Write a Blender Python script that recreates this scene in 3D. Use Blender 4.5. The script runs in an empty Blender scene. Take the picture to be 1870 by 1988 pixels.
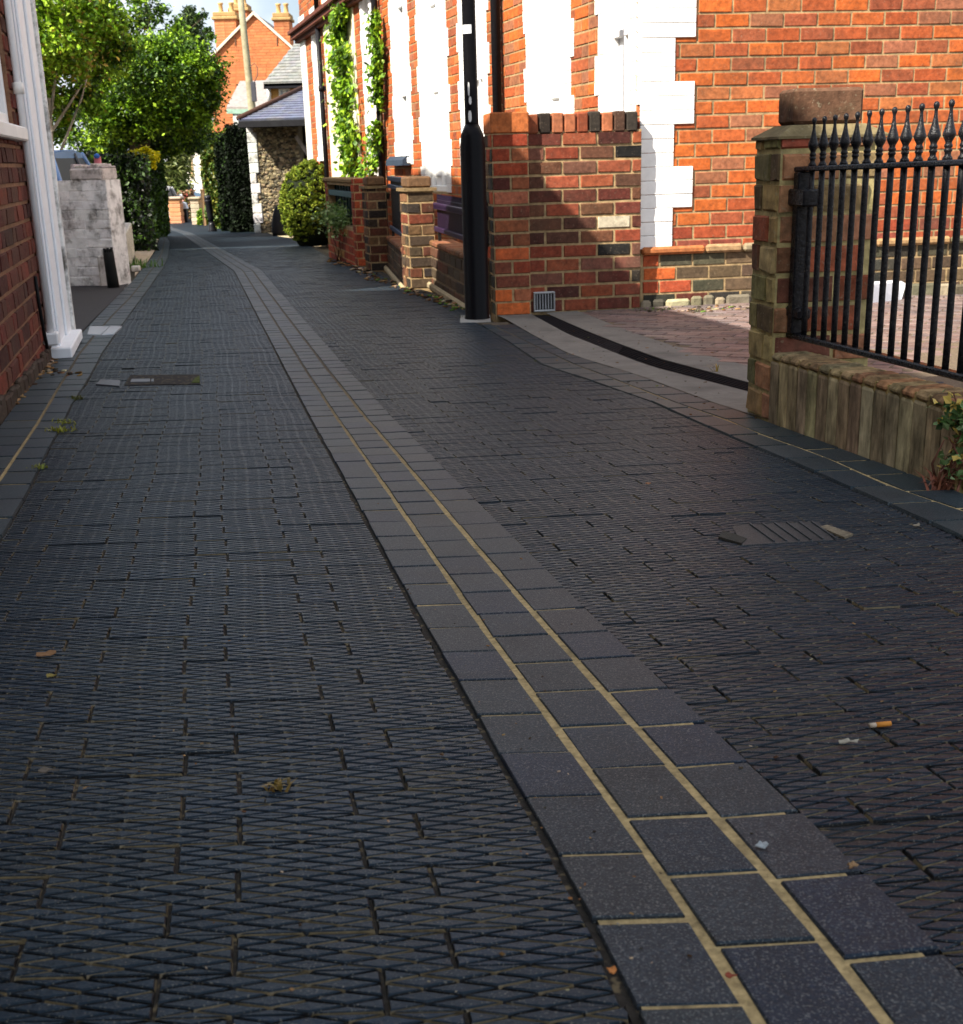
import bpy, math, random
import numpy as np
from mathutils import Vector, noise
random.seed(7); RNG=np.random.default_rng(7)
sc=bpy.context.scene
COL=sc.collection
EYE=.49
# ------------------------------------------------------------------ camera frame
F=2299.
def vn(a): a=np.array(a,float); return a/np.linalg.norm(a)
_dn=vn([223,7736,2299.]); _up=-_dn
_fw=np.array([0,0,1.]); _fw=vn(_fw-_fw.dot(_dn)*_dn)
_rt=np.cross(_dn,_fw)
def ray(px,py):
    c=np.array([px-935,py-994,F]); return np.array([c@_rt,c@_fw,c@_up])/F
DY=np.array([-30,0,.7,1.5,2.2,3.3,4.3,6,10,32,45,400.]);DD=np.array([.47,.49,.525,.58,.62,.68,.715,.755,.83,1.48,1.6,1.6])
def gz(y): return EYE-np.interp(y,DY,DD)
def G(px,py,dz=0):
    r=ray(px,py); lo,hi=.1,500
    for _ in range(60):
        m=(lo+hi)/2; p=r*m
        if p[2]+EYE<gz(p[1])+dz: hi=m
        else: lo=m
    p=r*lo; return Vector((p[0],p[1],gz(p[1])+dz))
def proj(P):
    v=np.array([P[0],P[1],P[2]-EYE]); c=_rt*v[0]+_fw*v[1]+_up*v[2]
    return 935+F*c[0]/c[2],994+F*c[1]/c[2]
def zat(x,y,py):
    k=(py-994)/F; a=_rt*x+_fw*y
    return EYE+(k*a[2]-a[1])/(_up[1]-k*_up[2])
def at(px,py,Y):
    r=ray(px,py); t=Y/r[1]; return Vector((r[0]*t,Y,r[2]*t+EYE))
def onpl(px,py,P,n):
    r=ray(px,py); o=np.array([0,0,EYE]); n=np.array(n); t=((np.array(P)-o)@n)/(r@n)
    return Vector(o+r*t)
# ------------------------------------------------------------------ mesh builder
class MB:
    def __init__(s): s.v=[];s.f=[];s.c=[];s.sm=[]
    def add(s,vs,fs,col=(1,1,1),smooth=False):
        b=len(s.v); s.v.extend([tuple(v) for v in vs])
        multi=len(fs)==len(col) and not isinstance(col[0],(int,float))
        for i,f in enumerate(fs):
            s.f.append(tuple(b+k for k in f)); s.c.append(col[i] if multi else col); s.sm.append(smooth)
    def quad(s,a,b,c,d,col=(1,1,1)): s.add([a,b,c,d],[(0,1,2,3)],col)
    def obox(s,O,U,V,W,col=(1,1,1),bev=0):
        # box from corner O with edge vectors U,V,W ; bevelled edges when bev
        O=Vector(O);U=Vector(U);V=Vector(V);W=Vector(W)
        if bev<=0:
            p=[O,O+U,O+U+V,O+V]; p=p+[q+W for q in p]
            s.add(p,[(0,3,2,1),(4,5,6,7),(0,1,5,4),(1,2,6,5),(2,3,7,6),(3,0,4,7)],col); return
        ax=[U,V,W];n=[a.normalized()*min(bev,a.length*.4) for a in ax]
        C=O+(U+V+W)/2; vs=[];idx={}
        for sx in(-1,1):
            for sy in(-1,1):
                for sz in(-1,1):
                    sg=(sx,sy,sz); base=C+U*sx/2+V*sy/2+W*sz/2
                    for k in range(3):
                        q=base.copy()
                        for j in range(3):
                            if j!=k: q=q-n[j]*sg[j]
                        idx[(sg,k)]=len(vs); vs.append(q)
        fs=[]
        for k in range(3):
            a,b=[(1,2),(2,0),(0,1)][k]
            for sgn in(-1,1):
                lp=[]
                for (i,j) in((-1,-1),(1,-1),(1,1),(-1,1)):
                    t=[0,0,0];t[k]=sgn;t[a]=i;t[b]=j; lp.append(idx[(tuple(t),k)])
                fs.append(tuple(lp if sgn>0 else lp[::-1]))
        for k in range(3):
            a,b=[(1,2),(2,0),(0,1)][k]
            for i in(-1,1):
                for j in(-1,1):
                    t0=[0,0,0];t0[a]=i;t0[b]=j;t0[k]=-1;t1=list(t0);t1[k]=1
                    t0=tuple(t0);t1=tuple(t1)
                    lp=[idx[(t0,a)],idx[(t1,a)],idx[(t1,b)],idx[(t0,b)]]
                    fs.append(tuple(lp if i*j>0 else lp[::-1]))
        for sx in(-1,1):
            for sy in(-1,1):
                for sz in(-1,1):
                    lp=[idx[((sx,sy,sz),k)] for k in range(3)]
                    fs.append(tuple(lp if sx*sy*sz>0 else lp[::-1]))
        s.add(vs,fs,col)
    def box(s,x0,y0,z0,x1,y1,z1,col=(1,1,1),bev=0): s.obox((x0,y0,z0),(x1-x0,0,0),(0,y1-y0,0),(0,0,z1-z0),col,bev)
    def tube(s,pts,rad,n=10,col=(1,1,1),cap=True):
        pts=[Vector(p) for p in pts]; m=len(pts)
        if not hasattr(rad,'__len__'): rad=[rad]*m
        b=len(s.v); prev=None;rings=[]
        for i,p in enumerate(pts):
            d=(pts[min(i+1,m-1)]-pts[max(i-1,0)]).normalized()
            if prev is None:
                a=d.orthogonal().normalized()
            else:
                a=(prev-d*prev.dot(d)).normalized()
            prev=a;c=d.cross(a)
            rings.append([p+(a*math.cos(2*math.pi*k/n)+c*math.sin(2*math.pi*k/n))*rad[i] for k in range(n)])
        vs=[q for r in rings for q in r]; fs=[]
        for i in range(m-1):
            for k in range(n):
                fs.append((i*n+k,i*n+(k+1)%n,(i+1)*n+(k+1)%n,(i+1)*n+k))
        if cap: fs.append(tuple(range(n))[::-1]); fs.append(tuple((m-1)*n+k for k in range(n)))
        s.add(vs,fs,col,True)
    def lathe(s,base,prof,n=16,col=(1,1,1)):
        base=Vector(base); vs=[];fs=[]
        for r,z in prof:
            for k in range(n): vs.append(base+Vector((r*math.cos(2*math.pi*k/n),r*math.sin(2*math.pi*k/n),z)))
        m=len(prof)
        for i in range(m-1):
            for k in range(n): fs.append((i*n+k,i*n+(k+1)%n,(i+1)*n+(k+1)%n,(i+1)*n+k))
        fs.append(tuple(range(n))[::-1]); fs.append(tuple((m-1)*n+k for k in range(n)))
        s.add(vs,fs,col,True)
    def prism(s,poly,ext,col=(1,1,1)):
        # polygon (list of points) extruded by vector ext
        poly=[Vector(p) for p in poly]; n=len(poly); ext=Vector(ext)
        fs=[tuple(range(n)),tuple(range(2*n-1,n-1,-1))]+[(i,(i+n),((i+1)%n)+n,(i+1)%n) for i in range(n)]
        s.add(poly+[p+ext for p in poly],fs,col)
    def build(s,name,mat,parent=None):
        me=bpy.data.meshes.new(name); me.from_pydata(s.v,[],s.f); 
        me.materials.append(mat)
        ca=me.color_attributes.new('Col','FLOAT_COLOR','CORNER')
        cc=np.ones((len(me.loops),4),np.float32); lt=np.array([len(f) for f in s.f])
        cc[:,:3]=np.repeat(np.array(s.c,np.float32).reshape(-1,3),lt,axis=0)
        ca.data.foreach_set('color',cc.ravel())
        me.polygons.foreach_set('use_smooth',np.array(s.sm,bool)); me.update()
        o=bpy.data.objects.new(name,me); COL.objects.link(o)
        if parent is not None: o.parent=parent
        return o
def recenter(o):
    """put the origin of a one-mesh thing at its base"""
    me=o.data; n=len(me.vertices); a=np.empty(n*3,np.float32); me.vertices.foreach_get('co',a); a=a.reshape(-1,3)
    c=np.array([(a[:,0].min()+a[:,0].max())/2,(a[:,1].min()+a[:,1].max())/2,a[:,2].min()]); a-=c
    me.vertices.foreach_set('co',a.ravel().astype(np.float32)); me.update(); o.location=c; return o
def tag(o,label=None,cat=None,group=None,kind=None,rc=True):
    if label:o['label']=label
    if cat:o['category']=cat
    if group:o['group']=group
    if kind:o['kind']=kind
    if cat and o.type=='MESH' and rc and not o.children: recenter(o)
    return o
def thing(name,label,cat,loc,group=None):
    o=bpy.data.objects.new(name,None); COL.objects.link(o); o.location=loc; o.empty_display_size=.1
    tag(o,label,cat,group,rc=False); return o
def part(mb,name,mat,parent):
    """mesh in world coordinates, parented to an unrotated empty"""
    o=mb.build(name,mat); off=Vector(parent.location); p=parent.parent
    while p is not None: off+=Vector(p.location); p=p.parent
    a=np.empty(len(o.data.vertices)*3,np.float32); o.data.vertices.foreach_get('co',a); a=a.reshape(-1,3)-np.array(off,np.float32)
    o.data.vertices.foreach_set('co',a.ravel()); o.data.update(); o.parent=parent; return o
# ------------------------------------------------------------------ materials
def newmat(name):
    m=bpy.data.materials.new(name); m.use_nodes=True; nt=m.node_tree; b=nt.nodes['Principled BSDF']; return m,nt,b
def N(nt,t,**k):
    n=nt.nodes.new(t)
    for a,v in k.items():
        if a in n.inputs: n.inputs[a].default_value=v
        else: setattr(n,a,v)
    return n
def mat(name,rough=.8,spec=.3,vary=.25,scale=30,bump=.3,bdist=.004,tint=None,speck=0,speckcol=(.5,.45,.3),sp0=.62,stretch=None,metal=0,spectint=None,stain=0,staincol=(.02,.02,.015),trans=0,rv=0,stscale=2.5,spscale=260):
    """colour attribute x noise, fine specks, larger stains and bump"""
    m,nt,b=newmat(name); L=nt.links
    at_=N(nt,'ShaderNodeAttribute'); at_.attribute_name='Col'
    tc=N(nt,'ShaderNodeTexCoord'); src=tc.outputs['Object']
    if stretch:
        mp=N(nt,'ShaderNodeMapping'); mp.inputs['Scale'].default_value=stretch; L.new(src,mp.inputs['Vector']); src=mp.outputs[0]
    n1=N(nt,'ShaderNodeTexNoise',Scale=scale,Detail=6.,Roughness=.65); L.new(src,n1.inputs['Vector'])
    mr=N(nt,'ShaderNodeMapRange'); mr.inputs['From Min'].default_value=.3; mr.inputs['From Max'].default_value=.7
    mr.inputs['To Min'].default_value=1-vary; mr.inputs['To Max'].default_value=1+vary; L.new(n1.outputs['Fac'],mr.inputs['Value'])
    mx=N(nt,'ShaderNodeMix'); mx.data_type='RGBA'; mx.blend_type='MULTIPLY'; mx.inputs[0].default_value=1
    col=at_.outputs['Color']
    if tint is not None:
        col_n=N(nt,'ShaderNodeMix'); col_n.data_type='RGBA'; col_n.blend_type='MULTIPLY'; col_n.inputs[0].default_value=1
        L.new(col,col_n.inputs[6]); col_n.inputs[7].default_value=(*tint,1); col=col_n.outputs[2]
    L.new(col,mx.inputs[6]); L.new(mr.outputs[0],mx.inputs[7]); col=mx.outputs[2]
    if stain>0:
        n2=N(nt,'ShaderNodeTexNoise',Scale=stscale,Detail=8.,Roughness=.7); L.new(src,n2.inputs['Vector'])
        r2=N(nt,'ShaderNodeValToRGB'); r2.color_ramp.elements[0].position=.48; r2.color_ramp.elements[1].position=.68
        r2.color_ramp.elements[0].color=(0,0,0,1); r2.color_ramp.elements[1].color=(stain,stain,stain,1); L.new(n2.outputs['Fac'],r2.inputs[0])
        m2=N(nt,'ShaderNodeMix'); m2.data_type='RGBA'; L.new(r2.outputs[0],m2.inputs[0]); L.new(col,m2.inputs[6]); m2.inputs[7].default_value=(*staincol,1); col=m2.outputs[2]
    if speck>0:
        n3=N(nt,'ShaderNodeTexNoise',Scale=spscale,Detail=2.); L.new(src,n3.inputs['Vector'])
        r3=N(nt,'ShaderNodeValToRGB'); r3.color_ramp.elements[0].position=sp0; r3.color_ramp.elements[1].position=sp0+.1
        r3.color_ramp.elements[0].color=(0,0,0,1); r3.color_ramp.elements[1].color=(speck,speck,speck,1); L.new(n3.outputs['Fac'],r3.inputs[0])
        m3=N(nt,'ShaderNodeMix'); m3.data_type='RGBA'; L.new(r3.outputs[0],m3.inputs[0]); L.new(col,m3.inputs[6]); m3.inputs[7].default_value=(*speckcol,1); col=m3.outputs[2]
    L.new(col,b.inputs['Base Color'])
    b.inputs['Roughness'].default_value=rough; b.inputs['Specular IOR Level'].default_value=spec; b.inputs['Metallic'].default_value=metal
    if spectint: b.inputs['Specular Tint'].default_value=(*spectint,1)
    if rv>0:
        rr=N(nt,'ShaderNodeMapRange'); rr.inputs['To Min'].default_value=rough-rv; rr.inputs['To Max'].default_value=rough+rv
        L.new(n1.outputs['Fac'],rr.inputs['Value']); L.new(rr.outputs[0],b.inputs['Roughness'])
    if bump>0:
        bp=N(nt,'ShaderNodeBump',Strength=bump,Distance=bdist); L.new(n1.outputs['Fac'],bp.inputs['Height']); L.new(bp.outputs[0],b.inputs['Normal'])
    if trans>0:
        tr=N(nt,'ShaderNodeBsdfTranslucent'); ms=N(nt,'ShaderNodeMixShader'); ms.inputs[0].default_value=trans
        L.new(col,tr.inputs['Color']); L.new(b.outputs[0],ms.inputs[1]); L.new(tr.outputs[0],ms.inputs[2]); L.new(ms.outputs[0],nt.nodes['Material Output'].inputs['Surface'])
    return m
M={}
M['paver']=mat('blue_brick_paver',rough=.42,spec=.33,spectint=(.45,.72,1.),vary=.45,scale=130,bump=.7,bdist=.0015,speck=.55,speckcol=(.26,.24,.18),rv=.12,spscale=600)  # blue specular tint paints a cool sky sheen onto the bricks
M['paver_far']=mat('blue_brick_far',rough=.62,spec=.16,spectint=(.5,.75,1.),vary=.5,scale=9,bump=.6,bdist=.004,stain=.4,stscale=1.5,staincol=(.012,.015,.02))  # duller far copy of the paver brick, sheen toned down and tinted blue
M['slab']=mat('blue_brick_slab',rough=.5,spec=.24,spectint=(.5,.75,1.),vary=.55,scale=260,bump=.8,bdist=.0012,speck=.5,speckcol=(.2,.2,.18),sp0=.57,rv=.1,stain=.6,stscale=11,staincol=(.012,.014,.016),spscale=520)  # same blue tint puts sky sheen on the slabs
M['sand']=mat('sandy_mortar',rough=.95,vary=.45,scale=120,bump=.6,bdist=.003,stain=.45,stscale=14,staincol=(.06,.05,.03))
M['bed']=mat('gritty_joint_bed',rough=.95,vary=.6,scale=160,bump=.6,bdist=.003,speck=.5,speckcol=(.22,.17,.09),spscale=90,sp0=.56)
M['brick']=mat('weathered_brick',rough=.85,spec=.2,vary=.4,scale=40,bump=.7,bdist=.004,speck=.2,speckcol=(.4,.3,.2),stain=.42,stscale=2.2,staincol=(.06,.045,.03),spscale=120)
M['brick_far']=mat('far_brick',rough=.9,spec=.2,vary=.2,scale=3,bump=0,stain=.4,stscale=.5,staincol=(.25,.09,.04))
M['algae']=mat('algae_streaked_brick',rough=.92,spec=.15,vary=.45,scale=28,bump=.9,bdist=.006,stain=.45,stscale=9,staincol=(.09,.08,.045),speck=.4,speckcol=(.3,.27,.18),spscale=90)
M['streak']=mat('streaked_soldier_brick',rough=.95,spec=.1,vary=.6,scale=38,bump=1.,bdist=.007,stain=.8,stscale=13,staincol=(.045,.036,.022),speck=.5,speckcol=(.3,.25,.13),spscale=60,stretch=(1,1,.3))
M['white']=mat('white_paint',rough=.6,spec=.3,vary=.05,scale=12,bump=.15,bdist=.002)
M['whitebrick']=mat('white_painted_masonry',rough=.7,spec=.2,vary=.08,scale=20,bump=.4,bdist=.004)
M['oldwhite']=mat('dirty_white_masonry',rough=.85,spec=.2,vary=.18,scale=14,bump=.8,bdist=.012,stain=.95,stscale=9,staincol=(.08,.07,.055))
M['black']=mat('black_gloss_paint',rough=.36,spec=.08,vary=.3,scale=60,bump=.4,bdist=.002,speck=.15,speckcol=(.03,.025,.02),rv=.08)
M['iron']=mat('black_iron',rough=.28,spec=.22,vary=.3,scale=90,bump=.8,bdist=.003,speck=.2,speckcol=(.25,.22,.18),rv=.12,spscale=200)
M['pane']=mat('window_pane',rough=.12,spec=.5,vary=.05,scale=3,bump=0)
M['conc']=mat('concrete',rough=.9,spec=.25,vary=.2,scale=40,bump=.4,bdist=.002,speck=.3,speckcol=(.3,.29,.26),stain=.5,stscale=5,staincol=(.03,.03,.028))
M['slate']=mat('slate_roof',rough=.5,spec=.4,vary=.3,scale=8,bump=.2,bdist=.01,stain=.4,stscale=1.5,staincol=(.25,.23,.15))
M['wood']=mat('wood',rough=.8,spec=.2,vary=.3,scale=10,bump=.3)
M['leaf']=mat('leaves',rough=.45,spec=.35,vary=.2,scale=6,bump=0,trans=.16)
M['needle']=mat('conifer_leaves',rough=.7,spec=.15,vary=.3,scale=5,bump=0,trans=.12)
M['bark']=mat('bark',rough=.9,spec=.15,vary=.4,scale=15,bump=.6,bdist=.01)
M['plastic']=mat('plastic',rough=.5,spec=.15,vary=.1,scale=10,bump=.1)
M['carpaint']=mat('car_paint',rough=.25,spec=.6,vary=.05,scale=2,bump=0)
M['dark']=mat('dark_void',rough=.9,spec=.1,vary=.2,scale=10,bump=0)
M['flint']=mat('flint_rubble',rough=.8,spec=.3,vary=.4,scale=9,bump=.8,bdist=.02)
M['earth']=mat('earth',rough=.95,spec=.1,vary=.5,scale=25,bump=.7,bdist=.01,speck=.4,speckcol=(.2,.16,.1),spscale=80)
M['terracotta']=mat('terracotta',rough=.8,spec=.2,vary=.2,scale=10,bump=.2)
# ------------------------------------------------------------------ world, sun, camera
SUN_EL=math.radians(44); sh=vn([-.75,-.66])
W=bpy.data.worlds.new('World'); sc.world=W; W.use_nodes=True
wn=W.node_tree; sky=wn.nodes.new('ShaderNodeTexSky'); sky.sky_type='NISHITA'; sky.sun_disc=False; sky.sun_elevation=SUN_EL
sky.sun_rotation=math.atan2(sh[0],sh[1]); sky.air_density=1.; sky.dust_density=2.5; sky.ozone_density=1.
tcw=N(wn,'ShaderNodeTexCoord'); nzw=N(wn,'ShaderNodeTexNoise',Scale=2.6,Detail=7.,Roughness=.55); wn.links.new(tcw.outputs['Generated'],nzw.inputs['Vector'])
rw=N(wn,'ShaderNodeValToRGB'); rw.color_ramp.elements[0].position=.40; rw.color_ramp.elements[1].position=.56; rw.color_ramp.elements[0].color=(.15,.15,.15,1); rw.color_ramp.elements[1].color=(.95,.95,.95,1); wn.links.new(nzw.outputs['Fac'],rw.inputs[0])
mw=N(wn,'ShaderNodeMix'); mw.data_type='RGBA'; wn.links.new(rw.outputs[0],mw.inputs[0]); wn.links.new(sky.outputs[0],mw.inputs[6]); mw.inputs[7].default_value=(7.2,7.6,8.4,1)
wn.links.new(mw.outputs[2],wn.nodes['Background'].inputs['Color']); wn.nodes['Background'].inputs['Strength'].default_value=.077
sl=bpy.data.lights.new('sun','SUN'); sl.energy=5; sl.angle=math.radians(.53); sl.color=(1,.93,.82)
so=bpy.data.objects.new('sun',sl); COL.objects.link(so)
sd=Vector((sh[0]*math.cos(SUN_EL),sh[1]*math.cos(SUN_EL),math.sin(SUN_EL)))
so.rotation_euler=(-sd).to_track_quat('-Z','Y').to_euler(); so.location=sd*40
cam=bpy.data.cameras.new('camera'); co=bpy.data.objects.new('camera',cam); COL.objects.link(co); sc.camera=co
from mathutils import Matrix
R=Matrix(((_rt[0],-_rt[1],-_rt[2]),(_fw[0],-_fw[1],-_fw[2]),(_up[0],-_up[1],-_up[2])))
co.matrix_world=Matrix.Translation((0,0,EYE))@R.to_4x4()
cam.sensor_fit='HORIZONTAL'; cam.sensor_width=36; cam.lens=36*F/1870; cam.clip_start=.05; cam.clip_end=2000
cam.dof.use_dof=True; cam.dof.focus_distance=2.0; cam.dof.aperture_fstop=20
sc.view_settings.view_transform='Standard'; sc.view_settings.look='None'; sc.view_settings.exposure=1.3; sc.view_settings.gamma=1
sc.render.engine='CYCLES'
def srgb(r,g,b): return tuple(((c/255)/12.92 if c<=10 else ((c/255+.055)/1.055)**2.4) for c in (r,g,b))
def pick(pal): return pal[random.randrange(len(pal))]
def jit(c,a=.15):
    k=1+random.uniform(-a,a); return tuple(max(0,x*k*(1+random.uniform(-a,a)*.3)) for x in c)
# ------------------------------------------------------------------ ground sheets
_cl=[-.0284,-.0067,-.1179,-.2168,.0121]
XS_Y=np.concatenate([[-4.],np.linspace(.5,10.1,240),[25,36,60]])
_x=np.polyval(_cl,np.log(XS_Y[1:-3])); XS_X=np.concatenate([[_x[0]+4.5*.23],_x,[-6.0,-9.3,-16.5]])
SW=.224
def xs(y): return np.interp(y,XS_Y,XS_X)
def fld_l(u,v): return xs(v)+u, v
def fld_r(u,v):
    y=v+.10*u; return xs(v)+SW+u, y
SKEW=.10
def fld_s(u,v): # strip: gentle skew growing to the right
    return xs(v)+u, v+u*.06
def in_poly(x,y,poly):
    c=False;n=len(poly);j=n-1
    for i in range(n):
        xi,yi=poly[i];xj,yj=poly[j]
        if (yi>y)!=(yj>y) and x<(xj-xi)*(y-yi)/(yj-yi)+xi: c=not c
        j=i
    return c
def npmesh(name,co,faces_list,cols,material,kind='structure',parent=None):
    """co (n,3); faces_list: list of (m,k) arrays; cols: list of (m,3)"""
    me=bpy.data.meshes.new(name); me.vertices.add(len(co)); me.vertices.foreach_set('co',co.astype(np.float32).ravel())
    nl=sum(f.size for f in faces_list); nf=sum(len(f) for f in faces_list)
    me.loops.add(nl); me.polygons.add(nf)
    li=np.concatenate([f.ravel() for f in faces_list]); me.loops.foreach_set('vertex_index',li.astype(np.int32))
    tot=np.concatenate([np.full(len(f),f.shape[1]) for f in faces_list]); st=np.concatenate([[0],np.cumsum(tot)[:-1]])
    me.polygons.foreach_set('loop_start',st.astype(np.int32)); me.polygons.foreach_set('loop_total',tot.astype(np.int32))
    me.update(calc_edges=True)
    me.polygons.foreach_set('use_smooth',np.zeros(len(me.polygons),bool))
    ca=me.color_attributes.new('Col','FLOAT_COLOR','CORNER'); cc=np.ones((nl,4),np.float32)
    cc[:,:3]=np.repeat(np.concatenate(cols),tot,axis=0); ca.data.foreach_set('color',cc.ravel())
    me.materials.append(material); o=bpy.data.objects.new(name,me); COL.objects.link(o)
    if kind:o['kind']=kind
    if parent:o.parent=parent
    return o
def sheet(name,xfun,ys,nx,dz,col,material,kind='structure'):
    """xfun(y)->(x0,x1)"""
    co=[];
    for y in ys:
        a,b=xfun(y)
        for i in range(nx+1): co.append((a+(b-a)*i/nx,y,gz(y)+dz))
    fs=[];n=nx+1
    for j in range(len(ys)-1):
        for i in range(nx): fs.append((j*n+i,j*n+i+1,(j+1)*n+i+1,(j+1)*n+i))
    return npmesh(name,np.array(co),[np.array(fs)],[np.array([col((co[f[0]][1]+co[f[2]][1])/2) for f in fs],float) if callable(col) else np.tile(np.array(col,float),(len(fs),1))],material,kind)
ysA=sorted(set([round(v,3) for v in list(np.linspace(-6,12,60))+list(DY[1:-1])+list(np.linspace(12,60,20))]+[90,150,400,900]))
sheet('ground',lambda y:(-300,300),[-60]+ysA,1,-.035,(.08,.07,.05),M['earth'])
LK_IN=[(-140,1260),(-60,1140),(10.5,1035),(45.5,975),(91,881),(140,786),(168,744),(200,684.6),(224,649.5),(252,611),(291,558),(315,523),(326,499),(330,470),(318,452)]
LK_MID=[(-160,1150),(-70,1025),(0,933),(56,849),(80.6,810.7),(115.6,751),(154,688),(185.7,649.5),(217,614.5),(252,579.5),(280,544.4),(301,516),(314,492),(320,466),(310,450)]
LK_OUT=[(-200,1090),(-100,960),(-15,845),(15,805),(50,760),(85,715),(128,672),(160,645),(196,607.5),(228,575),(262,540),(288,508),(303,485),(310,462),(302,448)]
RK_IN=[(925,626),(990,665),(1053,708.5),(1160,744),(1270,782),(1406,843),(1560,907.6),(1669,956),(1785,1007),(1900,1060),(2100,1160)]
RK_MID=[(941,624.7),(1012,659),(1115,708.5),(1254.5,761),(1307,781.5),(1422,820),(1463.5,840),(1592,885),(1736.5,949),(1900,1004),(2100,1080)]
RK_OUT=[(978,618.5),(1034,651),(1102,687),(1239,730),(1341,767.5),(1441,801.6),(1490,820),(1592,857),(1810,937),(1900,972),(2100,1050)]
def gl(pts): return [G(*p) for p in pts]
def fx(pts):
    P=gl(pts); ys=[p.y for p in P]; xx=[p.x for p in P]
    o=np.argsort(ys); ys=np.array(ys)[o]; xx=np.array(xx)[o]
    s0=(xx[1]-xx[0])/(ys[1]-ys[0]); s1=(xx[-1]-xx[-2])/(ys[-1]-ys[-2])
    ys=np.concatenate([[ys[0]-6],ys,[ys[-1]+60]]); xx=np.concatenate([[xx[0]-6*s0],xx,[xx[-1]+60*s1]])
    return lambda y:np.interp(y,ys,xx)
lk_in,lk_mid,lk_out=fx(LK_IN),fx(LK_MID),fx(LK_OUT)
rk_in0,rk_mid,rk_out=fx(RK_IN),fx(RK_MID),fx(RK_OUT)
# lane edge beyond the lamp post follows the low walls
WB=gl([(925,620),(905,598),(841,573),(795,560),(754,541),(719,522),(692,516),(640,500),(600,476),(560,462),(500,452),(440,448)])
wy=np.array([p.y for p in WB]);wx=np.array([p.x for p in WB])
def rk_in(y):
    return np.where(np.asarray(y)<5.85,rk_in0(y),np.interp(y,wy,wx))
def rbed(y): return float(rk_in(y))
sheet('road_bed',lambda y:(lk_in(y)-.02,rbed(y)+.06),[v for v in ysA if v<60],6,-.0032,(.02,.017,.013),M['bed'])
# --- pavers
BL,RD=.151,.0455
def shrink(poly,k):
    c=np.mean(poly,axis=0); return c+(poly-c)*k
def clip_rect(poly,x0,y0,x1,y1):
    def cl(p,f,g):
        o=[]
        for i in range(len(p)):
            a=p[i];b=p[(i+1)%len(p)]
            if f(a): o.append(a)
            if f(a)!=f(b): o.append(g(a,b))
        return o
    def ix(a,b,x): t=(x-a[0])/(b[0]-a[0]); return np.array([x,a[1]+t*(b[1]-a[1])])
    def iy(a,b,y): t=(y-a[1])/(b[1]-a[1]); return np.array([a[0]+t*(b[0]-a[0]),y])
    p=list(poly)
    p=cl(p,lambda q:q[0]>=x0-1e-9,lambda a,b:ix(a,b,x0)); 
    if p:p=cl(p,lambda q:q[0]<=x1+1e-9,lambda a,b:ix(a,b,x1))
    if p:p=cl(p,lambda q:q[1]>=y0-1e-9,lambda a,b:iy(a,b,y0))
    if p:p=cl(p,lambda q:q[1]<=y1+1e-9,lambda a,b:iy(a,b,y1))
    return np.array(p)
g1=.0015
X0,X1,Y0,Y1=g1*.6,BL-g1*.6,g1*.15,RD-g1*.15
w=(X1-X0)/3; h=(Y1-Y0)/3
pieces=[]
for j in range(7):
    cy=Y0+j*h/2
    xsft=[X0+(i+.5)*w for i in range(3)] if j%2==0 else [X0+i*w for i in range(4)]
    # j even: centres on row boundaries
    for cx in xsft:
        poly=np.array([(cx-w/2,cy),(cx,cy-h/2),(cx+w/2,cy),(cx,cy+h/2)])
        q=clip_rect(poly,X0,Y0,X1,Y1)
        if len(q)>=3:
            # drop duplicates
            r=[q[0]]
            for a in q[1:]:
                if np.linalg.norm(a-r[-1])>1e-6: r.append(a)
            if np.linalg.norm(r[0]-r[-1])<1e-6: r.pop()
            if len(r)>=3: pieces.append(np.array(r))
TV=[];TF3=[];TF4=[];TT=[]
for p in pieces:
    c=p.mean(0); a=[]
    b0=len(TV);n=len(p)
    ki=.955;ko=1.0
    top=c+(p-c)*np.array([.80,.56]); mid=c+(p-c)*np.array([.90,.76]); bot=c+(p-c)*np.array([.985,.985])
    for q in top: TV.append((q[0],q[1],0.))
    for q in mid: TV.append((q[0],q[1],-.0008))
    for q in bot: TV.append((q[0],q[1],-.0045))
    (TF3 if n==3 else TF4).append(tuple(b0+k for k in range(n)))
    for i in range(n):
        j=(i+1)%n
        TF4.append((b0+n+i,b0+n+j,b0+j,b0+i)); TF4.append((b0+2*n+i,b0+2*n+j,b0+n+j,b0+n+i))
TOPN=[];
TV=np.array(TV);TF3=np.array(TF3).reshape(-1,3);TF4=np.array([f for f in TF4 if len(f)==4])
# ensure upward winding
def fixw(F_):
    out=[]
    for f in F_:
        a,b,c=TV[f[0]],TV[f[1]],TV[f[2]]
        out.append(f)
    return np.array(out)
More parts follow.
